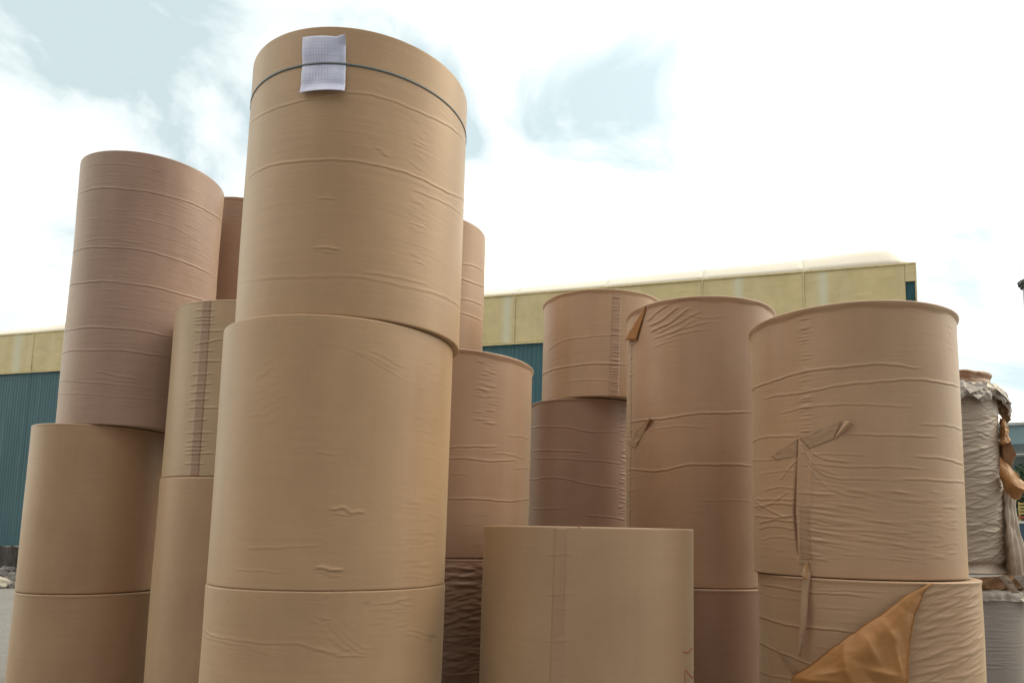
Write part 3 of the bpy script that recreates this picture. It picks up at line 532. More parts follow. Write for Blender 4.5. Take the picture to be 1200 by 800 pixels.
for c, dv, a, w, l in [((-.21, 1.13), (.5, -1), .022, .025, .07), ((-.16, 1.02), (1, -.25), .020, .02, .07), ((-.30, 1.05), (-.15, 1), .026, .03, .09), ((-.37, 1.00), (1, .35), .018, .015, .06),
                      ((-.27, .95), (-.4, 1), .024, .03, .09), ((-.13, 1.20), (.6, -1), .014, .03, .06), ((-.42, .96), (1, .1), .020, .02, .08), ((-.20, .97), (-.7, 1), -.016, .03, .07), ((-.10, 1.07), (.2, -1), .012, .02, .07)]:
    dirfold(G_, c, dv, a, w, l)
G_ = crumple(G_, .008, 8, 5)
for q in range(G_.shape[0]):     # torn, slightly curled edges
    for j, sg in ((0, 1), (-1, -1)):
        k2 = 3 if j == 0 else -4; dv = G_[q, k2] - G_[q, j]; dv /= np.linalg.norm(dv) + 1e-9
        G_[q, j] += dv * (.0035 * noise.noise(Vector((q * .55, j, 2))) + .002 * noise.noise(Vector((q * 1.7, j, 9))))
        rr_ = np.hypot(*G_[q, j][:2]); G_[q, j][:2] *= 1 + .006 / rr_
sheet('torn_flap', G_, M['inner'], M2.root, .0012)

# strap and shipping label on the top roll
v, f = [], []; n = 160
zs = lambda u: 3.769 - B1.zbot + .004 * sin(u * 1.0 + .4) - .010 * abs(u / 3.2)
for q in range(n):
    u = -pi + 2 * pi * q / n; uh = (u + 1.79) % (2 * pi) - 1.79; rr = B1.r + float(hat(B1, uh, 3.769)) + .0012 + .0035 * max(0, 1 - abs(u + .05) / .24) ** .5
    for dr, dzz in ((0, -.005), (.002, -.005), (.002, .005), (0, .005)): v.append(((rr + dr) * sin(u), -(rr + dr) * cos(u), zs(u) + dzz))
for q in range(n):
    b_ = (q + 1) % n
    for k_ in range(4): k2 = (k_ + 1) % 4; f.append((q * 4 + k_, b_ * 4 + k_, b_ * 4 + k2, q * 4 + k2))
mesh_obj('strap', v, f, M['strap'], B1.root, True)

mt, N, L, B = new_mat('printed_label')
uv = N.new('ShaderNodeUVMap').outputs['UV']; sx = N.new('ShaderNodeSeparateXYZ'); L.new(uv, sx.inputs[0]); X_, Y_ = sx.outputs['X'], sx.outputs['Y']
def mth(op, a, b=None, c=None):
    n_ = N.new('ShaderNodeMath'); n_.operation = op
    for i_, q in enumerate((a, b, c)):
        if q is None: continue
        if hasattr(q, 'links'): L.new(q, n_.inputs[i_])
        else: n_.inputs[i_].default_value = q
    return n_.outputs[0]
def band(v_, a, b): return mth('MULTIPLY', mth('GREATER_THAN', v_, a), mth('LESS_THAN', v_, b))
paper = mixc(N, L, rng(N, L, noise_node(N, L, uv, 3, 4), .3, .7), (.54, .58, .82), (.68, .72, .93))  # white paper, its blue tint is cool skylight put into the colour
vl = mth('LESS_THAN', mth('FRACT', mth('MULTIPLY', X_, 15)), .16); vl = mth('MULTIPLY', vl, mth('MULTIPLY', band(X_, .20, .66), band(Y_, .22, .85)))
hl = mth('LESS_THAN', mth('FRACT', mth('MULTIPLY', Y_, 27)), .2); hl = mth('MULTIPLY', hl, band(X_, .06, .94))
hl2 = mth('MULTIPLY', mth('LESS_THAN', mth('FRACT', mth('MULTIPLY', Y_, 9)), .05), band(X_, .05, .95))
txt = noise_node(N, L, uv, 60, 2, .5, (1.6, 1, 1)); rows_ = mth('GREATER_THAN', mth('FRACT', mth('MULTIPLY', Y_, 27)), .45)
tx = mth('MULTIPLY', mth('MULTIPLY', mth('GREATER_THAN', txt, .54), rows_), mth('MULTIPLY', band(X_, .07, .92), band(Y_, .08, .95)))
ink = mth('MINIMUM', mth('ADD', mth('ADD', mth('MULTIPLY', vl, .40), mth('MULTIPLY', hl, .12)), mth('ADD', mth('MULTIPLY', tx, .38), mth('MULTIPLY', hl2, .35))), .7)
L.new(mixc(N, L, ink, paper, (.20, .21, .34)), B.inputs['Base Color']); B.inputs['Roughness'].default_value = .35
M['label'] = mt
P, uvs = [], []
for i in range(40):
    t = i / 39; z = 3.902 - t * .280
    row = []; ur = []
    for s in np.linspace(0, 1, 24):
        u = -.252 + .369 * s + .018 * t
        pinch = .004 + .009 * (1 - math.exp(-((t - .475) / .16) ** 2)) * (.4 + .6 * abs(math.sin(s * 2.7 + 3 * t))) + (.022 * max(0, t - .85) / .15) * (.6 + .4 * s) + .03 * max(0, s - .8) / .2 * max(0, .12 - t) / .12
        row.append(on(B1, u, z - .006 * s * (1 - t) + .005 * (1 - s) * (1 - t), pinch, False)); ur.append((s, 1 - t))
    P.append(row); uvs.append(ur)
sheet('shipping_label', P, M['label'], B1.root, .0008, uvs=uvs)['label'] = 'creased white printed sheet held under the strap'

# red crayon marks
def stroke(o, pts, w=.0035):
    Q = refine([[(*p, 0)] for p in pts], 24, 1)[:, 0, :2]; P = []
    for i in range(len(Q)):
        d = Q[min(i + 1, len(Q) - 1)] - Q[max(i - 1, 0)]; d = np.array([d[0] * o.r, d[1]]); nrm_ = np.array([-d[1], d[0]]) / (np.linalg.norm(d) + 1e-9) * w
        P.append([on(o, Q[i][0] + s * nrm_[0] / o.r, Q[i][1] + s * nrm_[1], .0012) for s in (-1, 1)])
    return sheet('crayon_mark', P, M['crayon'], o.root, .0004)
stroke(A, [(.939, 1.0746), (1.0, 1.0666), (1.08, 1.0625), (1.193, 1.0751)])
stroke(A, [(1.006, .900), (.99, .94), (.985, .9676), (1.006, .9812), (1.10, .952), (1.22, .925)])
stroke(A, [(1.22, .925), (1.265, .9274), (1.29, .955)])

# torn collar of the grey-brown roll
rs = np.random.RandomState(5)
P = []; nu = 260; zt = N_.ztop - N_.zbot
prof = [(-.16, .012, 0), (-.03, .018, 0), (.012, .008, .1), (.03, -.025, .5), (.04, -.05, .8), (.045, -.08, 1.0), (.03, -.10, 1.15)]
tri = lambda x: 2 * abs((x % 1) - .5)
for (dr, dzz, t) in prof:
    row = []
    for q in range(nu + 1):
        u = -2.2 + 4.4 * q / nu
        a = tri(u * 2.1 + .3); b = tri(u * 5.3 + .1); big = max(0, 1 - abs(u - 1.22) / .28) + .4 * max(0, 1 - abs(u - .2) / .25)
        rr = N_.r - .02 + dr + t * (.035 * a + .02 * b + .06 * big) * (1 if t < 1.1 else .8)
        z = zt + dzz * (1 + t * (1.2 * a * .5 + .7 * big)) + .012 * t * (b - .5) - .03 * t * big
        row.append((rr * sin(u), -rr * cos(u), z))
    P.append(row)
sheet('torn_collar', crumple(refine(P, 12, 110), .035, 9, 2), M['foil'], N_.root, .002, smooth=False)
def tri_flap(root, pts, mat, name='torn_flap', amp=.006, n=10):
    a, b, c, d = [np.array(p, float) for p in pts]; P = []
    for i in range(n):
        t = i / (n - 1); l = a + (d - a) * t; r_ = b + (c - b) * t; P.append([l + (r_ - l) * s for s in np.linspace(0, 1, n)])
    return sheet(name, crumple(P, amp, 14, len(P) + pts[0][0] * 7), mat, root, .0015, smooth=False)
nl = lambda u, z, d=.0: on(N_, u, z, d, False)
tri_flap(N_.root, [nl(-.02, 2.965, .03), nl(.34, 3.0, .06), nl(.30, 2.945, .07), nl(.02, 2.885, .09)], M['foil'])
tri_flap(N_.root, [nl(.02, 2.90, .05), nl(.42, 2.955, .07), nl(.40, 2.935, .06), nl(.12, 2.835, .10)], M['foil'])
tri_flap(N_.root, [nl(.42, 2.975, .06), nl(.86, 2.965, .05), nl(.95, 2.865, .09), nl(.50, 2.935, .08)], M['foil'])
tri_flap(N_.root, [nl(.80, 2.985, .03), nl(1.35, 2.96, .04), nl(1.40, 2.86, .12), nl(.92, 2.85, .09)], M['foil'], amp=.03)
tri_flap(N_.root, [nl(1.15, 2.96, .03), nl(1.6, 2.93, .05), nl(1.50, 2.69, .12), nl(1.12, 2.72, .08)], M['inner2'], amp=.03)
loc = lambda P: [[(p[0] - N_.cx, p[1] - N_.cy, p[2] - N_.zbot) for p in r_] for r_ in P]
bundle = [[[4.054,6.547,2.74],[4.023,6.448,2.716],[4.039,6.438,2.699]],[[3.998,6.463,2.648],[3.979,6.358,2.64],[4.052,6.429,2.621]],[[3.996,6.465,2.586],[3.955,6.313,2.573],[4.056,6.427,2.582]],[[3.967,6.424,2.518],[3.92,6.276,2.492],[4.039,6.379,2.53]],[[3.966,6.424,2.495],[3.925,6.273,2.469],[4.017,6.334,2.508]]]
skirt = [[[3.993,6.467,2.509],[3.962,6.368,2.496],[3.979,6.358,2.495],[3.995,6.347,2.502],[4.012,6.337,2.509]],[[3.994,6.466,2.393],[3.962,6.368,2.344],[3.983,6.355,2.328],[4.011,6.337,2.357],[4.044,6.316,2.386]],[[4.016,6.511,2.282],[4.011,6.455,2.247],[4.012,6.396,2.242],[4.041,6.378,2.294],[4.081,6.411,2.374]]]
fold = [[[3.936,6.384,2.376],[3.956,6.313,2.301],[4.016,6.275,2.202],[4.097,6.282,2.1]],[[3.886,6.298,2.284],[3.899,6.23,2.204],[3.949,6.199,2.122],[4.036,6.203,2.065]],[[3.888,6.296,2.202],[3.896,6.232,2.116],[3.937,6.207,2.086],[4.024,6.21,2.044]],[[3.949,6.376,2.133],[3.952,6.316,2.048],[3.987,6.293,1.995],[4.051,6.312,2.005]]]
drape = [[[3.984,6.472,2.11],[3.963,6.368,2.073],[4.005,6.341,2.042],[4.09,6.406,2.032]],[[3.981,6.474,1.882],[3.934,6.327,1.862],[3.993,6.349,1.879],[4.04,6.378,1.851]],[[3.979,6.475,1.693],[3.916,6.279,1.656],[3.986,6.294,1.694],[4.049,6.313,1.688]],[[3.978,6.476,1.505],[3.919,6.277,1.475],[3.973,6.243,1.513],[4.08,6.293,1.55]],[[3.976,6.477,1.311],[3.929,6.271,1.309],[3.986,6.234,1.327],[4.104,6.278,1.37]]]
sheet('torn_wrapper', crumple(refine(loc(bundle), 30, 22), .03, 12, 1), M['inner'], N_.root, .002, smooth=False)
sk = refine(loc(skirt), 24, 60)
for j in range(60): sk[:, j, :2] *= (1 + .012 * sin(j * 1.05) * np.linspace(.2, 1, 24))[:, None]
sheet('torn_wrapper', sk, M['inner2'], N_.root, .002)
sheet('torn_wrapper', crumple(refine(loc(fold), 14, 14), .022, 9, 3), M['inner'], N_.root, .002, smooth=False)
dr = refine(loc(drape), 50, 50)
for j in range(50): dr[:, j, :2] *= (1 + .010 * sin(j * .62 + .5) * np.linspace(.6, 1, 50))[:, None]
sheet('torn_wrapper', crumple(dr, .02, 5, 4), M['torn'], N_.root, .002)
# shredded paper between the two torn rolls
P = []
for i in range(14):
    t = i / 13; row = []
    for q in range(181):
        u = -1.7 + 3.6 * q / 180; w_ = 1 - 2 * abs(sin(u * 9 + t * 3.2)) ** .6 + .4 * sin(u * 31 - t * 6 + 1)
        rr = .60 - .05 * t + .022 * w_ * sin(pi * t) - .09 * max(0, t - .75) / .25 ; row.append((rr * sin(u), -rr * cos(u), 1.335 - .135 * t + .01 * sin(u * 5) * (1 - t) - N2.zbot))
    P.append(row)
sheet('shredded_wrapper', crumple(P, .014, 9, 7), M['inner2'], N2.root, .002, smooth=False)
P = []
for (dr_, zz) in [(-.10, 1.205), (-.02, 1.215), (.012, 1.20), (.022, 1.175), (.018, 1.15), (.02, 1.13)]:
    P.append([((.56 + dr_ + .012 * sin(u * 9) * sin(u * 23)) * sin(u), -(.56 + dr_ + .012 * sin(u * 9) * sin(u * 23)) * cos(u), zz + .006 * sin(u * 6 + 1)) for u in np.linspace(-1.9, 1.9, 120)])
sheet('torn_collar', crumple(refine(P, 10, 90), .018, 11, 9), M['foil'], N2.root, .002, smooth=False)
n2 = lambda u, z, d=.0: on(N2, u, z, d, False)
for (ua, ub, uc, ud, mm) in ((.05, .16, .34, .26, 'torn'), (.28, .42, .70, .60, 'foil'), (.50, .58, .82, .78, 'inner2'), (.66, .92, 1.16, .98, 'torn'), (.98, 1.30, 1.50, 1.36, 'foil'), (1.22, 1.36, 1.66, 1.60, 'torn')):
    tri_flap(N2.root, [n2(ua, 1.345, .05), n2(ub, 1.35, .075), n2(uc, 1.205, .08), n2(ud, 1.20, .05)], M[mm], amp=.02)
tri_flap(N2.root, [n2(.42, 1.15, .03), n2(.95, 1.19, .04), n2(.93, 1.17, .045), n2(.66, 1.07, .09)], M['foil'])
tri_flap(N2.root, [n2(1.05, 1.20, .03), n2(1.5, 1.19, .05), n2(1.42, 1.02, .09), n2(1.25, 1.08, .07)], M['foil'], amp=.02)
tri_flap(N2.root, [n2(1.45, 1.34, .03), n2(1.75, 1.36, .05), n2(1.70, .55, .12), n2(1.45, .62, .06)], M['torn'], amp=.03, n=18)
# crushed paper lid on the torn roll
lid = empty('paper_bundle', (3.54, 6.72, 3.008), 'flattened brown bundle of crumpled paper lying on the torn grey brown roll', 'paper bundle')
P = []
for (r_, z_) in [(.02, .118), (.25, .125), (.42, .125), (.475, .118), (.485, .09), (.47, .05), (.48, .02), (.45, 0), (.2, .001), (.02, .001)]:
    P.append([(r_ * sin(u), -r_ * cos(u), z_ + (.012 * sin(u * 3 + r_ * 9) if z_ > .03 else 0)) for u in np.linspace(-pi, pi, 97)])
A_ = refine(P, 60, 200)
for q in range(200):
    u = -pi + 2 * pi * q / 199; k_ = .02 * np.exp(-((np.linspace(0, 1, 60) - .42 - .1 * sin(u * 2)) / .05) ** 2); A_[:, q, :2] *= (1 - k_)[:, None]
sheet('crumpled_sheet', crumple(A_, .012, 8, 6), kraft('kraft_bundle', (.40, .215, .12), crepe=.4, dark=.7, seed=33), lid, .002)

# ------------------------------------------------------------------ ground
mt, N, L, B = new_mat('yard_concrete')
ob = N.new('ShaderNodeTexCoord').outputs['Object']
c = mixc(N, L, rng(N, L, noise_node(N, L, ob, .35, 8, .65), .3, .7), (.15, .148, .145), (.235, .228, .218))
c = mixc(N, L, rng(N, L, noise_node(N, L, ob, 2.2, 8, .7, (.35, 1.6, 1)), .42, .72, 0, .7), c, (.20, .195, .19))
c = mixc(N, L, rng(N, L, noise_node(N, L, ob, 9, 6, .7, (.5, 1.5, 1)), .55, .75, 0, .6), c, (.37, .36, .34))
c = mixc(N, L, rng(N, L, noise_node(N, L, ob, 90, 3, .6), .35, .7, 0, .35), c, (.17, .165, .16))
L.new(c, B.inputs['Base Color']); B.inputs['Roughness'].default_value = .85
bp = N.new('ShaderNodeBump'); bp.inputs['Strength'].default_value = .6; bp.inputs['Distance'].default_value = .02
L.new(noise_node(N, L, ob, 14, 8, .7, (.5, 1.4, 1)), bp.inputs['Height']); L.new(bp.outputs[0], B.inputs['Normal'])
v = [(1500 * cos(2 * pi * i / 64), 1500 * sin(2 * pi * i / 64), 0) for i in range(64)]
tag(mesh_obj('ground', v, [tuple(range(64))], mt), kind='structure')

# grit and litter on the yard, left of the stacks
rs = np.random.RandomState(3); gb = MB()
for _ in range(700):
    x, y = rs.uniform(-22, -5), rs.uniform(6, 24); s = rs.uniform(.006, .03); a = rs.uniform(0, pi)
    pts = [(x + s * rs.uniform(.6, 1.2) * cos(a + q * pi / 2), y + s * rs.uniform(.6, 1.2) * sin(a + q * pi / 2), .001) for q in range(4)]
    gb.add(pts + [(x, y, s * .8)], [(0, 1, 4), (1, 2, 4), (2, 3, 4), (3, 0, 4)])
tag(gb.build('gravel', plain('grit', (.42, .40, .37), .9)), 'small grey grit scattered over the concrete yard', 'gravel', kind='stuff')

# ------------------------------------------------------------------ warehouse
WH = empty('warehouse', (-34.219, 43.544, 0), 'long teal warehouse with a cream upper band behind the paper rolls', 'warehouse', rz=math.atan2(-14.702, 48.913))
S0, S1_ = -20.0, 51.07; ZE, ZL = 12.84, 10.45
# teal cladding
mt, N, L, B = new_mat('teal_cladding')
ob = N.new('ShaderNodeTexCoord').outputs['Object']
c = mixc(N, L, rng(N, L, noise_node(N, L, ob, .5, 6, .6, (1, 1, .25)), .3, .7), (.040, .125, .165), (.058, .16, .195))
c = mixc(N, L, rng(N, L, noise_node(N, L, ob, 3.2, 6, .7, (1, 1, .03)), .52, .75, 0, .6), c, (.15, .26, .26))
c = mixc(N, L, rng(N, L, noise_node(N, L, ob, 1.1, 5, .7, (1, 1, .1)), .5, .8, 0, .6), c, (.045, .11, .14))
L.new(c, B.inputs['Base Color']); B.inputs['Roughness'].default_value = .55
TEAL = mt
mt, N, L, B = new_mat('cream_band')
ob = N.new('ShaderNodeTexCoord').outputs['Object']; sx = N.new('ShaderNodeSeparateXYZ'); L.new(ob, sx.inputs[0])
c = mixc(N, L, rng(N, L, noise_node(N, L, ob, .9, 7, .65), .3, .7), (.62, .53, .29), (.78, .66, .38))
c = mixc(N, L, rng(N, L, noise_node(N, L, ob, 2.5, 7, .75, (.35, 1, 1.6)), .55, .75, 0, .7), c, (.50, .40, .24))
c = mixc(N, L, rng(N, L, noise_node(N, L, ob, 1.6, 5, .6, (1, 1, .12)), .5, .75, 0, .5), c, (.78, .72, .50))
for s_, w_ in ((33.2, .22), (44.0, .22), (47.5, .20), (1.7, .35), (24.0, .2), (13.0, .25), (38.6, .1)):      # pale water streaks
    d_ = N.new('ShaderNodeMath'); d_.operation = 'SUBTRACT'; L.new(sx.outputs['X'], d_.inputs[0]); d_.inputs[1].default_value = s_
    ab = N.new('ShaderNodeMath'); ab.operation = 'ABSOLUTE'; L.new(d_.outputs[0], ab.inputs[0])
    c = mixc(N, L, rng(N, L, ab.outputs[0], w_ * .3, w_ * 1.5, .6, 0), c, (.74, .78, .66))
L.new(c, B.inputs['Base Color']); B.inputs['Roughness'].default_value = .6
CREAM = mt
ROOFM = plain('roof_sheeting', (.80, .75, .66), .5, .05, .6, sc=(.3, 1, 1))
DARKT = plain('shadow_gap', (.25, .22, .13), .7)

seams = [33.6 - 4.38 * k for k in range(12, 0, -1)] + [33.6, 38.0, 42.45, 46.71]
seams = [s for s in seams if s > S0 + 1]; edges = [S0] + seams + [S1_ - .02]
rs = np.random.RandomState(8)
for a, b in zip(edges[:-1], edges[1:]):
    last = b > 50.9; bb = 50.70 if last else b
    # siding: trapezoid ribs standing 35 mm proud
    V, F = [], []; xs = []; x = a + .01
    while x < bb - .02:
        for dx, dy in ((0, 0), (.10, 0), (.13, -.012), (.19, -.012)):
            if x + dx < bb - .01: xs.append((x + dx, dy))
        x += .22
    xs.append((bb - .005, 0))
    for (x, dy) in xs: V += [(x, dy, 0.02), (x, dy, ZL + .02)]
    for q in range(len(xs) - 1): F.append((2 * q, 2 * q + 2, 2 * q + 3, 2 * q + 1))
    mesh_obj('siding_panel', V, F, TEAL, WH)
    # cream sheet, tied down in folds
    nx, nz = max(12, int((b - a) / .07)), 34; P = []; sag = rs.uniform(.2, .8); s1, s2, s3 = rs.uniform(0, 50, 3)
    for j in range(nz):
        row = []; t = j / (nz - 1)
        for i in range(nx):
            x = a + .015 + (bb - a - .03) * i / (nx - 1); z = ZE - (ZE - ZL) * t
            y = -.09 - .02 * noise.noise(Vector((x * .6 + s1, z * .8, 1)))
            for q in range(3):       # tension folds running along the sheet
                zc = ZE - .5 - .65 * q + .08 * sin(x * 1.3 + s2 + q) ; y -= .018 * max(0, noise.noise(Vector((x * 1.1 + s3 + q * 9, 0, 0)))) * math.exp(-((z - zc) / .05) ** 2) * 2
            y -= .02 * math.exp(-((x - a) / .06) ** 2) + .02 * math.exp(-((b - x) / .06) ** 2)
            row.append((x, y, z + (.02 * sin(x * .9 + s1) if j == nz - 1 else 0)))
        P.append(row)
    sheet('cream_panel', P, CREAM, WH, .01)
    # roof sheeting rising off the eave
    def crest(s): return float(np.interp(s, [-20, -.1, 2.4, 4.8, 12, 24, 33.4, 36, 42.3, 46, 49.3, 50.1, 50.6, 50.95, 51.07], [.42, .40, .38, .56, .40, .45, .30, .34, .46, .50, .68, .66, .45, .22, .05]))
    P = []; nx = max(6, int((b - a) / .3))
    for j in range(12):
        t = j / 11; row = []
        for i in range(nx + 1):
            x = a - .004 + (b - a + .008) * i / nx; base = .22 + .20 * (x + 20) / 71; endf = min(1, max(.1, (51.15 - x) / .8))
            if t <= .5: y = -.12 + 1.3 * (t / .5); z = ZE + .012 + (crest(x) + base * endf) * sin(t / .5 * pi / 2)
            else: y = 1.18 + 18.8 * (t - .5) / .5; z = ZE + .012 + (crest(x) + base * endf) + .10 * sin((t - .5) * 2 * pi)
            row.append((x, y, z))
        P.append(row)
    sheet('roof_sheet', P, ROOFM, WH, .01)
    if not last: MB().box(b - .03, b + .03, -.13, -.112, ZL, ZE - .01).build('seam_batten', CREAM, WH)
    else:
        MB().box(50.69, 51.048, -.11, -.08, 12.07, ZE).build('cream_panel', CREAM, WH)
        mesh_obj('end_panel', [(50.705, -.05, .02), (51.04, -.05, .02), (51.04, -.05, 12.06), (50.705, -.05, 12.06)], [(0, 1, 2, 3)], plain('teal_dark', (.02, .085, .11), .5, .3, 2), WH)
# cut the cream sheet back at the corner to show the teal end
MB().box(S0, S1_, -.135, -.115, ZE - .035, ZE + .02).build('eave_trim', plain('cream_trim', (.80, .69, .38), .5), WH)
MB().box(S0, 50.70, -.14, -.10, ZL - .06, ZL + .005).build('band_trim', plain('cream_trim_low', (.74, .64, .36), .5), WH)
mesh_obj('end_wall', [(51.05, 0, 0), (51.05, 20, 0), (51.05, 20, ZE), (51.05, 0, ZE)], [(0, 1, 2, 3)], TEAL, WH)
mesh_obj('end_wall', [(S0, 0, 0), (S0, 20, 0), (S0, 20, ZE), (S0, 0, ZE)], [(3, 2, 1, 0)], TEAL, WH)
mesh_obj('liner_wall', [(S0, .03, 0), (S1_, .03, 0), (S1_, .03, ZE), (S0, .03, ZE)], [(0, 1, 2, 3)], TEAL, WH)
mesh_obj('back_wall', [(S0, 20, 0), (S1_, 20, 0), (S1_, 20, ZE), (S0, 20, ZE)], [(3, 2, 1, 0)], TEAL, WH)
MB().box(51.05, 51.10, -.14, .02, 0, ZE).build('corner_trim', CREAM, WH)

# ------------------------------------------------------------------ rubble by the yard edge, left
rs = np.random.RandomState(12)
CW = empty('broken_wall', (-13.9, 19.3, 0), 'low stained dark concrete wall in front of the teal warehouse, left edge', 'wall', rz=rad(-17))
WMAT = plain('stained_concrete', (.075, .07, .07), .9, .75, 4.5, .8, sc=(1, 1, .25))
x = -7.0; k = 0
while x < 7:
    w = rs.uniform(.9, 1.6); h = rs.uniform(.90, .98) if abs(x) < 3 else rs.uniform(.7, 1.0)
    P = MB(); nx, nz = 16, 10; V = []; F = []
    for side in (0, 1):
        for i in range(nx + 1):
            for j in range(nz + 1):
                xx = x + w * i / nx; zz = h * j / nz; nz_ = noise.noise(Vector((xx * 3, zz * 3, side * 5))) * .03
                V.append((xx, (-.12 + nz_) if side == 0 else (.12 + nz_), zz + (noise.noise(Vector((xx * 5, 3, 1))) * .05 if j == nz else 0)))
    st = (nx + 1) * (nz + 1)
    for i in range(nx):
        for j in range(nz):
            a = i * (nz + 1) + j; F.append((a, a + nz + 1, a + nz + 2, a + 1)); F.append((st + a, st + a + 1, st + a + nz + 2, st + a + nz + 1))
        a = i * (nz + 1) + nz; F.append((a, a + nz + 1, st + a + nz + 1, st + a))
    for i in (0, nx):
        for j in range(nz): a = i * (nz + 1) + j; F.append((a, a + 1, st + a + 1, st + a))
    mesh_obj('concrete_block', V, F, WMAT, CW); x += w + .01
RB = empty('rubble_heap', (-13.9, 18.75, 0), 'heap of pale broken stones at the foot of the low dark wall, left edge', 'rubble', rz=rad(-17))
def stone_mesh(seed):
    bm = bmesh.new(); bmesh.ops.create_icosphere(bm, subdivisions=2, radius=1)
    for v_ in bm.verts:
        n_ = noise.noise(v_.co * 1.3 + Vector((seed * 3.1, 0, 0))); v_.co *= 1 + .5 * n_
        v_.co = Vector([round(c_ * 3.2) / 3.2 * .5 + c_ * .5 for c_ in v_.co])
    me = bpy.data.meshes.new('stone'); bm.to_mesh(me); bm.free(); return me
SM = [plain('stone_pale', (.17, .16, .15), .9, .45, 3, .5), plain('stone_dark', (.13, .12, .115), .9, .4, 3, .5), plain('stone_mid', (.25, .235, .22), .9, .4, 3, .5)]
protos = []
for q in range(6): me = stone_mesh(q); me.materials.append(SM[(0, 0, 2, 1, 2, 0)[q]]); protos.append(me)
for q in range(240):
    t = rs.uniform(0, 1); x = rs.uniform(-5, 5); y = -.55 + 1.0 * t; hz = max(.02, .40 * t) * rs.uniform(.4, 1.1)
    s = rs.uniform(.05, .17); o = bpy.data.objects.new('stone', protos[q % 6]); o.location = (x, y, hz); o.scale = (s * rs.uniform(.8, 1.6), s, s * rs.uniform(.5, .9)); o.rotation_euler = tuple(rs.uniform(-.5, .5, 2)) + (rs.uniform(0, 6),); link(o, RB)
# tyre leaning on the wall, white sack
bm = bmesh.new(); TY = empty('tyre', (-13.45, 19.0, .60), 'small worn pale ringed tyre propped on the low dark wall', 'tyre', rz=rad(-10))
v, f = [], []
for i in range(32):
    a = 2 * pi * i / 32
    for j in range(10): b_ = 2 * pi * j / 10; rr = .15 + .045 * cos(b_); v.append((rr * .6 * sin(a) + .1 * cos(a), -.06 + .05 * sin(b_) + .05 * cos(a), rr * cos(a)))
for i in range(32):
    for j in range(10): f.append((i * 10 + j, ((i + 1) % 32) * 10 + j, ((i + 1) % 32) * 10 + (j + 1) % 10, i * 10 + (j + 1) % 10))
mesh_obj('tread', v, f, plain('worn_rubber', (.22, .21, .20), .8, .4, 9), TY, True)
bm.free()
def sack(x, y, lab, s=.3):
    bm = bmesh.new(); bmesh.ops.create_icosphere(bm, subdivisions=4, radius=1)
    for v_ in bm.verts:
        p = v_.co.copy(); v_.co *= 1 + .22 * noise.noise(p * 1.5 + Vector((x, 0, 0))) + .07 * abs(noise.noise(p * 5)); v_.co.x *= 1.9; v_.co.z = max(v_.co.z, -.5) * .62
    me = bpy.data.meshes.new('sack'); bm.to_mesh(me); bm.free(); me.materials.append(plain('white_sack', (.42, .39, .33), .7, .15, 6)); me.polygons.foreach_set('use_smooth', [True] * len(me.polygons))
    o = link(bpy.data.objects.new('white_sack', me)); o.location = (x, y, .31 * s); o.scale = (s, s * .8, s); tag(o, lab, 'sack')
sack(-13.75, 17.95, 'lumpy off white sack lying in front of the stone heap, far left', .30)

# ------------------------------------------------------------------ far right
DS = empty('distant_shed', (31.5, 51.05, 0), 'distant grey blue shed with a flat roof band, at the right edge', 'building', rz=rad(-32.2))
GB = plain('far_wall', (.30, .34, .36), .8, .2, .7); 
MB().box(0, 40, 0, 14, 0, 8.2).build('wall', GB, DS)
MB().box(-.5, 40.5, -.6, 14.6, 8.2, 9.62).build('roof', plain('far_roof', (.25, .36, .42), .6, .12, .5, sc=(1, 1, .2)), DS)
MB().box(-.5, 40.5, -.75, -.61, 9.5, 9.7).build('gutter', plain('far_gutter', (.55, .58, .58), .6), DS)
for k in range(9):
    w = MB().box(.6 + 4.2 * k, 3.4 + 4.2 * k, -.06, -.005, 5.4, 6.5).build('window', plain('far_glass', (.05, .07, .09), .15, spec=.6) if k == 0 else bpy.data.materials['far_glass'], DS)
    MB().box(.5 + 4.2 * k, 3.5 + 4.2 * k, -.12, -.061, 6.5, 6.6).build('lintel', GB, w)
    MB().box(1.9 + 4.2 * k, 2.0 + 4.2 * k, -.12, -.061, 5.4, 6.49).build('frame', GB, w)
for k in range(6):
    MB().box(.2 + 5 * k, 3.9 + 5 * k, -1.5, -.01, 7.35, 7.42).build('awning', plain('far_awning', (.72, .74, .74), .5) if k == 0 else bpy.data.materials['far_awning'], DS)

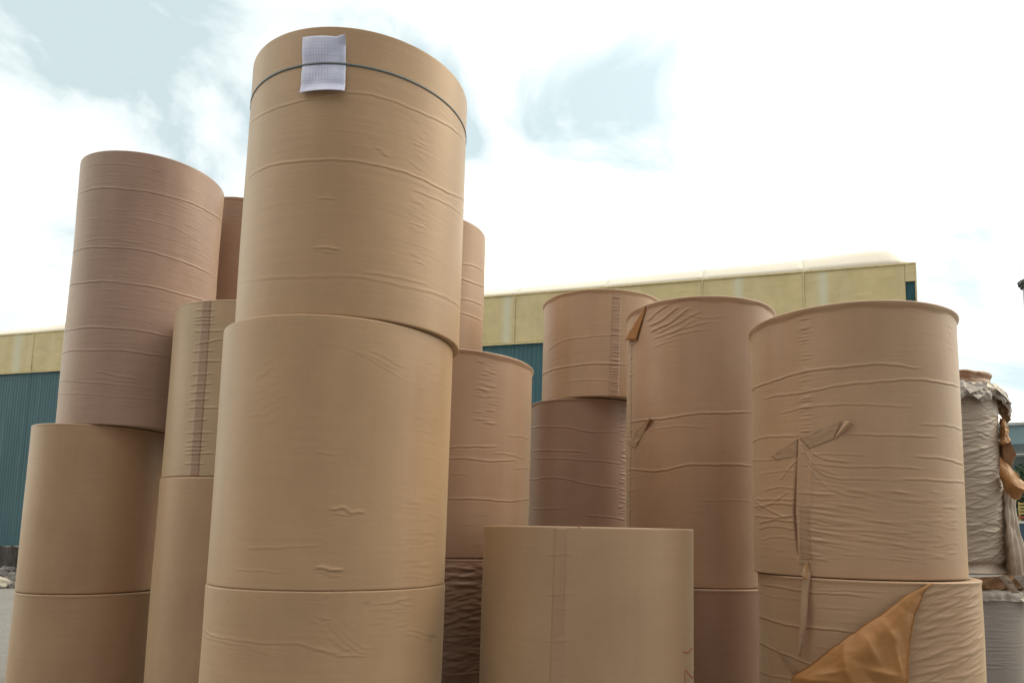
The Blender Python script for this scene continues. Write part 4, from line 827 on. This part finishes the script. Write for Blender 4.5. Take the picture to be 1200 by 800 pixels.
def tree(x, y, h, cr, seed, lab):
    rs = np.random.RandomState(seed); T_ = empty('leafy_tree', (x, y, 0), lab, 'tree', 'trees at the right edge')
    b = MB(); b.tube((0, 0, 0), (.1, .05, h * .55), .16, .09, 10)
    for _ in range(9):
        a = rs.uniform(0, 2 * pi); z0 = h * rs.uniform(.35, .55); b.tube((.08, .04, z0), (cr * .7 * cos(a), cr * .7 * sin(a), z0 + h * rs.uniform(.15, .35)), .06, .015, 7)
    b.build('trunk', plain('bark', (.12, .09, .07), .9) if 'bark' not in bpy.data.materials else bpy.data.materials['bark'], T_)
    V, F = [], []
    cl = [(rs.normal(0, cr * .45), rs.normal(0, cr * .45), h * rs.uniform(.5, .95), rs.uniform(.25, .5) * cr) for _ in range(26)]
    for _ in range(9000):
        c_ = cl[rs.randint(26)]; d = rs.normal(0, 1, 3); d /= np.linalg.norm(d); p = np.array(c_[:3]) + d * c_[3] * rs.uniform(.5, 1.05) * np.array([1, 1, .8])
        a, bb = rs.normal(0, 1, 3), rs.normal(0, 1, 3); a /= np.linalg.norm(a); bb -= a * (a @ bb); bb /= np.linalg.norm(bb); s = rs.uniform(.05, .11)
        k = len(V); V += [p - a * s, p + bb * s * .5, p + a * s, p - bb * s * .5]; F.append((k, k + 1, k + 2, k + 3))
    mesh_obj('crown', V, F, plain('leaves', (.065, .115, .06), .6, .4, 1.2) if 'leaves' not in bpy.data.materials else bpy.data.materials['leaves'], T_)
tree(24.9, 37.4, 5.4, 1.7, 1, 'small dark green leafy tree in front of the distant shed')
tree(27.6, 37.2, 6.0, 2.2, 2, 'rounder green tree beyond the right edge beside the smaller one')

# flat bed truck with yellow slatted rails
TR = empty('parked_truck', (16.2, 25.35, 0), 'parked blue grey truck with yellow slatted side rails, right edge', 'truck', rz=rad(-32))
YL = plain('yellow_slats', (.55, .43, .16), .6, .2, 5); BL = plain('truck_blue', (.06, .11, .17), .4, .2, 3)
MB().box(0, 6, 0, 2.3, 1.0, 2.18).build('cargo_bed', BL, TR)
MB().box(-.03, 6.03, -.04, 2.34, 2.18, 2.27).build('deck_edge', plain('pale_edge', (.6, .62, .62), .5), TR)
MB().box(.0, 5.9, -.03, 2.3, 2.36, 2.44).build('red_rail', plain('red_paint', (.35, .08, .05), .5), TR)
for k in range(4): MB().box(0, 6, -.02, .02, 2.50 + .11 * k, 2.57 + .11 * k).build('slat', YL, TR)
for k in range(25): MB().box(.24 * k, .24 * k + .06, .021, .06, 2.275, 2.93).build('rail_post', YL, TR)
for k in (1.0, 2.1, 7.2):
    for y_ in (.1, 2.0):
        w = MB().tube((k, y_, .48), (k, y_ + .25, .48), .48, n=24).build('wheel', bpy.data.materials['worn_rubber'], TR)
        MB().tube((k, y_ - .01, .48), (k, y_ - .001, .48), .24, n=16).build('hub', bpy.data.materials['pale_edge'], w)
MB().box(0, 8.2, .6, 1.7, .7, .99).build('chassis', plain('chassis_dark', (.03, .03, .03), .6), TR)
cb = MB().add([(6.3, 0, .7), (8.4, 0, .7), (8.4, 2.3, .7), (6.3, 2.3, .7), (6.3, 0, 2.9), (7.9, 0, 2.9), (7.9, 2.3, 2.9), (6.3, 2.3, 2.9), (8.4, 0, 1.8), (8.4, 2.3, 1.8)],
    [(0, 3, 2, 1), (4, 5, 6, 7), (0, 1, 8, 5, 4), (3, 7, 6, 9, 2), (0, 4, 7, 3), (1, 2, 9, 8), (8, 9, 6, 5)]).build('cab', BL, TR)
MB().add([(8.37, .2, 1.9), (8.37, 2.1, 1.9), (7.97, 2.1, 2.78), (7.97, .2, 2.78), (8.40, .2, 1.91), (8.40, 2.1, 1.91), (8.0, 2.1, 2.79), (8.0, .2, 2.79)], [(4, 5, 6, 7), (0, 3, 2, 1), (0, 1, 5, 4), (1, 2, 6, 5), (2, 3, 7, 6), (3, 0, 4, 7)]).build('windscreen', bpy.data.materials['far_glass'], cb)

# grey stack pipe with cap
PP = empty('steel_chimney', (16.87, 24.83, 0), 'tall grey steel pipe with a dark cap and thin antenna, right edge of the frame', 'chimney')
MB().tube((0, 0, 0), (0, 0, 10.55), .36, n=28).build('pipe', plain('pipe_grey', (.42, .44, .46), .5, .15, 2), PP, True)
MB().tube((0, 0, 10.52), (0, 0, 10.62), .44, n=28).tube((0, 0, 10.62), (0, 0, 10.72), .50, .5, 28).build('cap', plain('cap_dark', (.07, .08, .08), .5), PP)
MB().tube((0, 0, 10.72), (0, 0, 10.86), .52, .30, 28).build('cap_cover', plain('cap_tan', (.42, .36, .22), .6), PP)
MB().tube((-.50, 0, 10.6), (-.50, .0, 11.25), .012, .006, 8).build('antenna', bpy.data.materials['pipe_grey'], PP)
for z_ in (5.85, 6.25): MB().box(-.50, -.3, -.05, .05, z_, z_ + .07).build('bracket', bpy.data.materials['cap_dark'], PP)
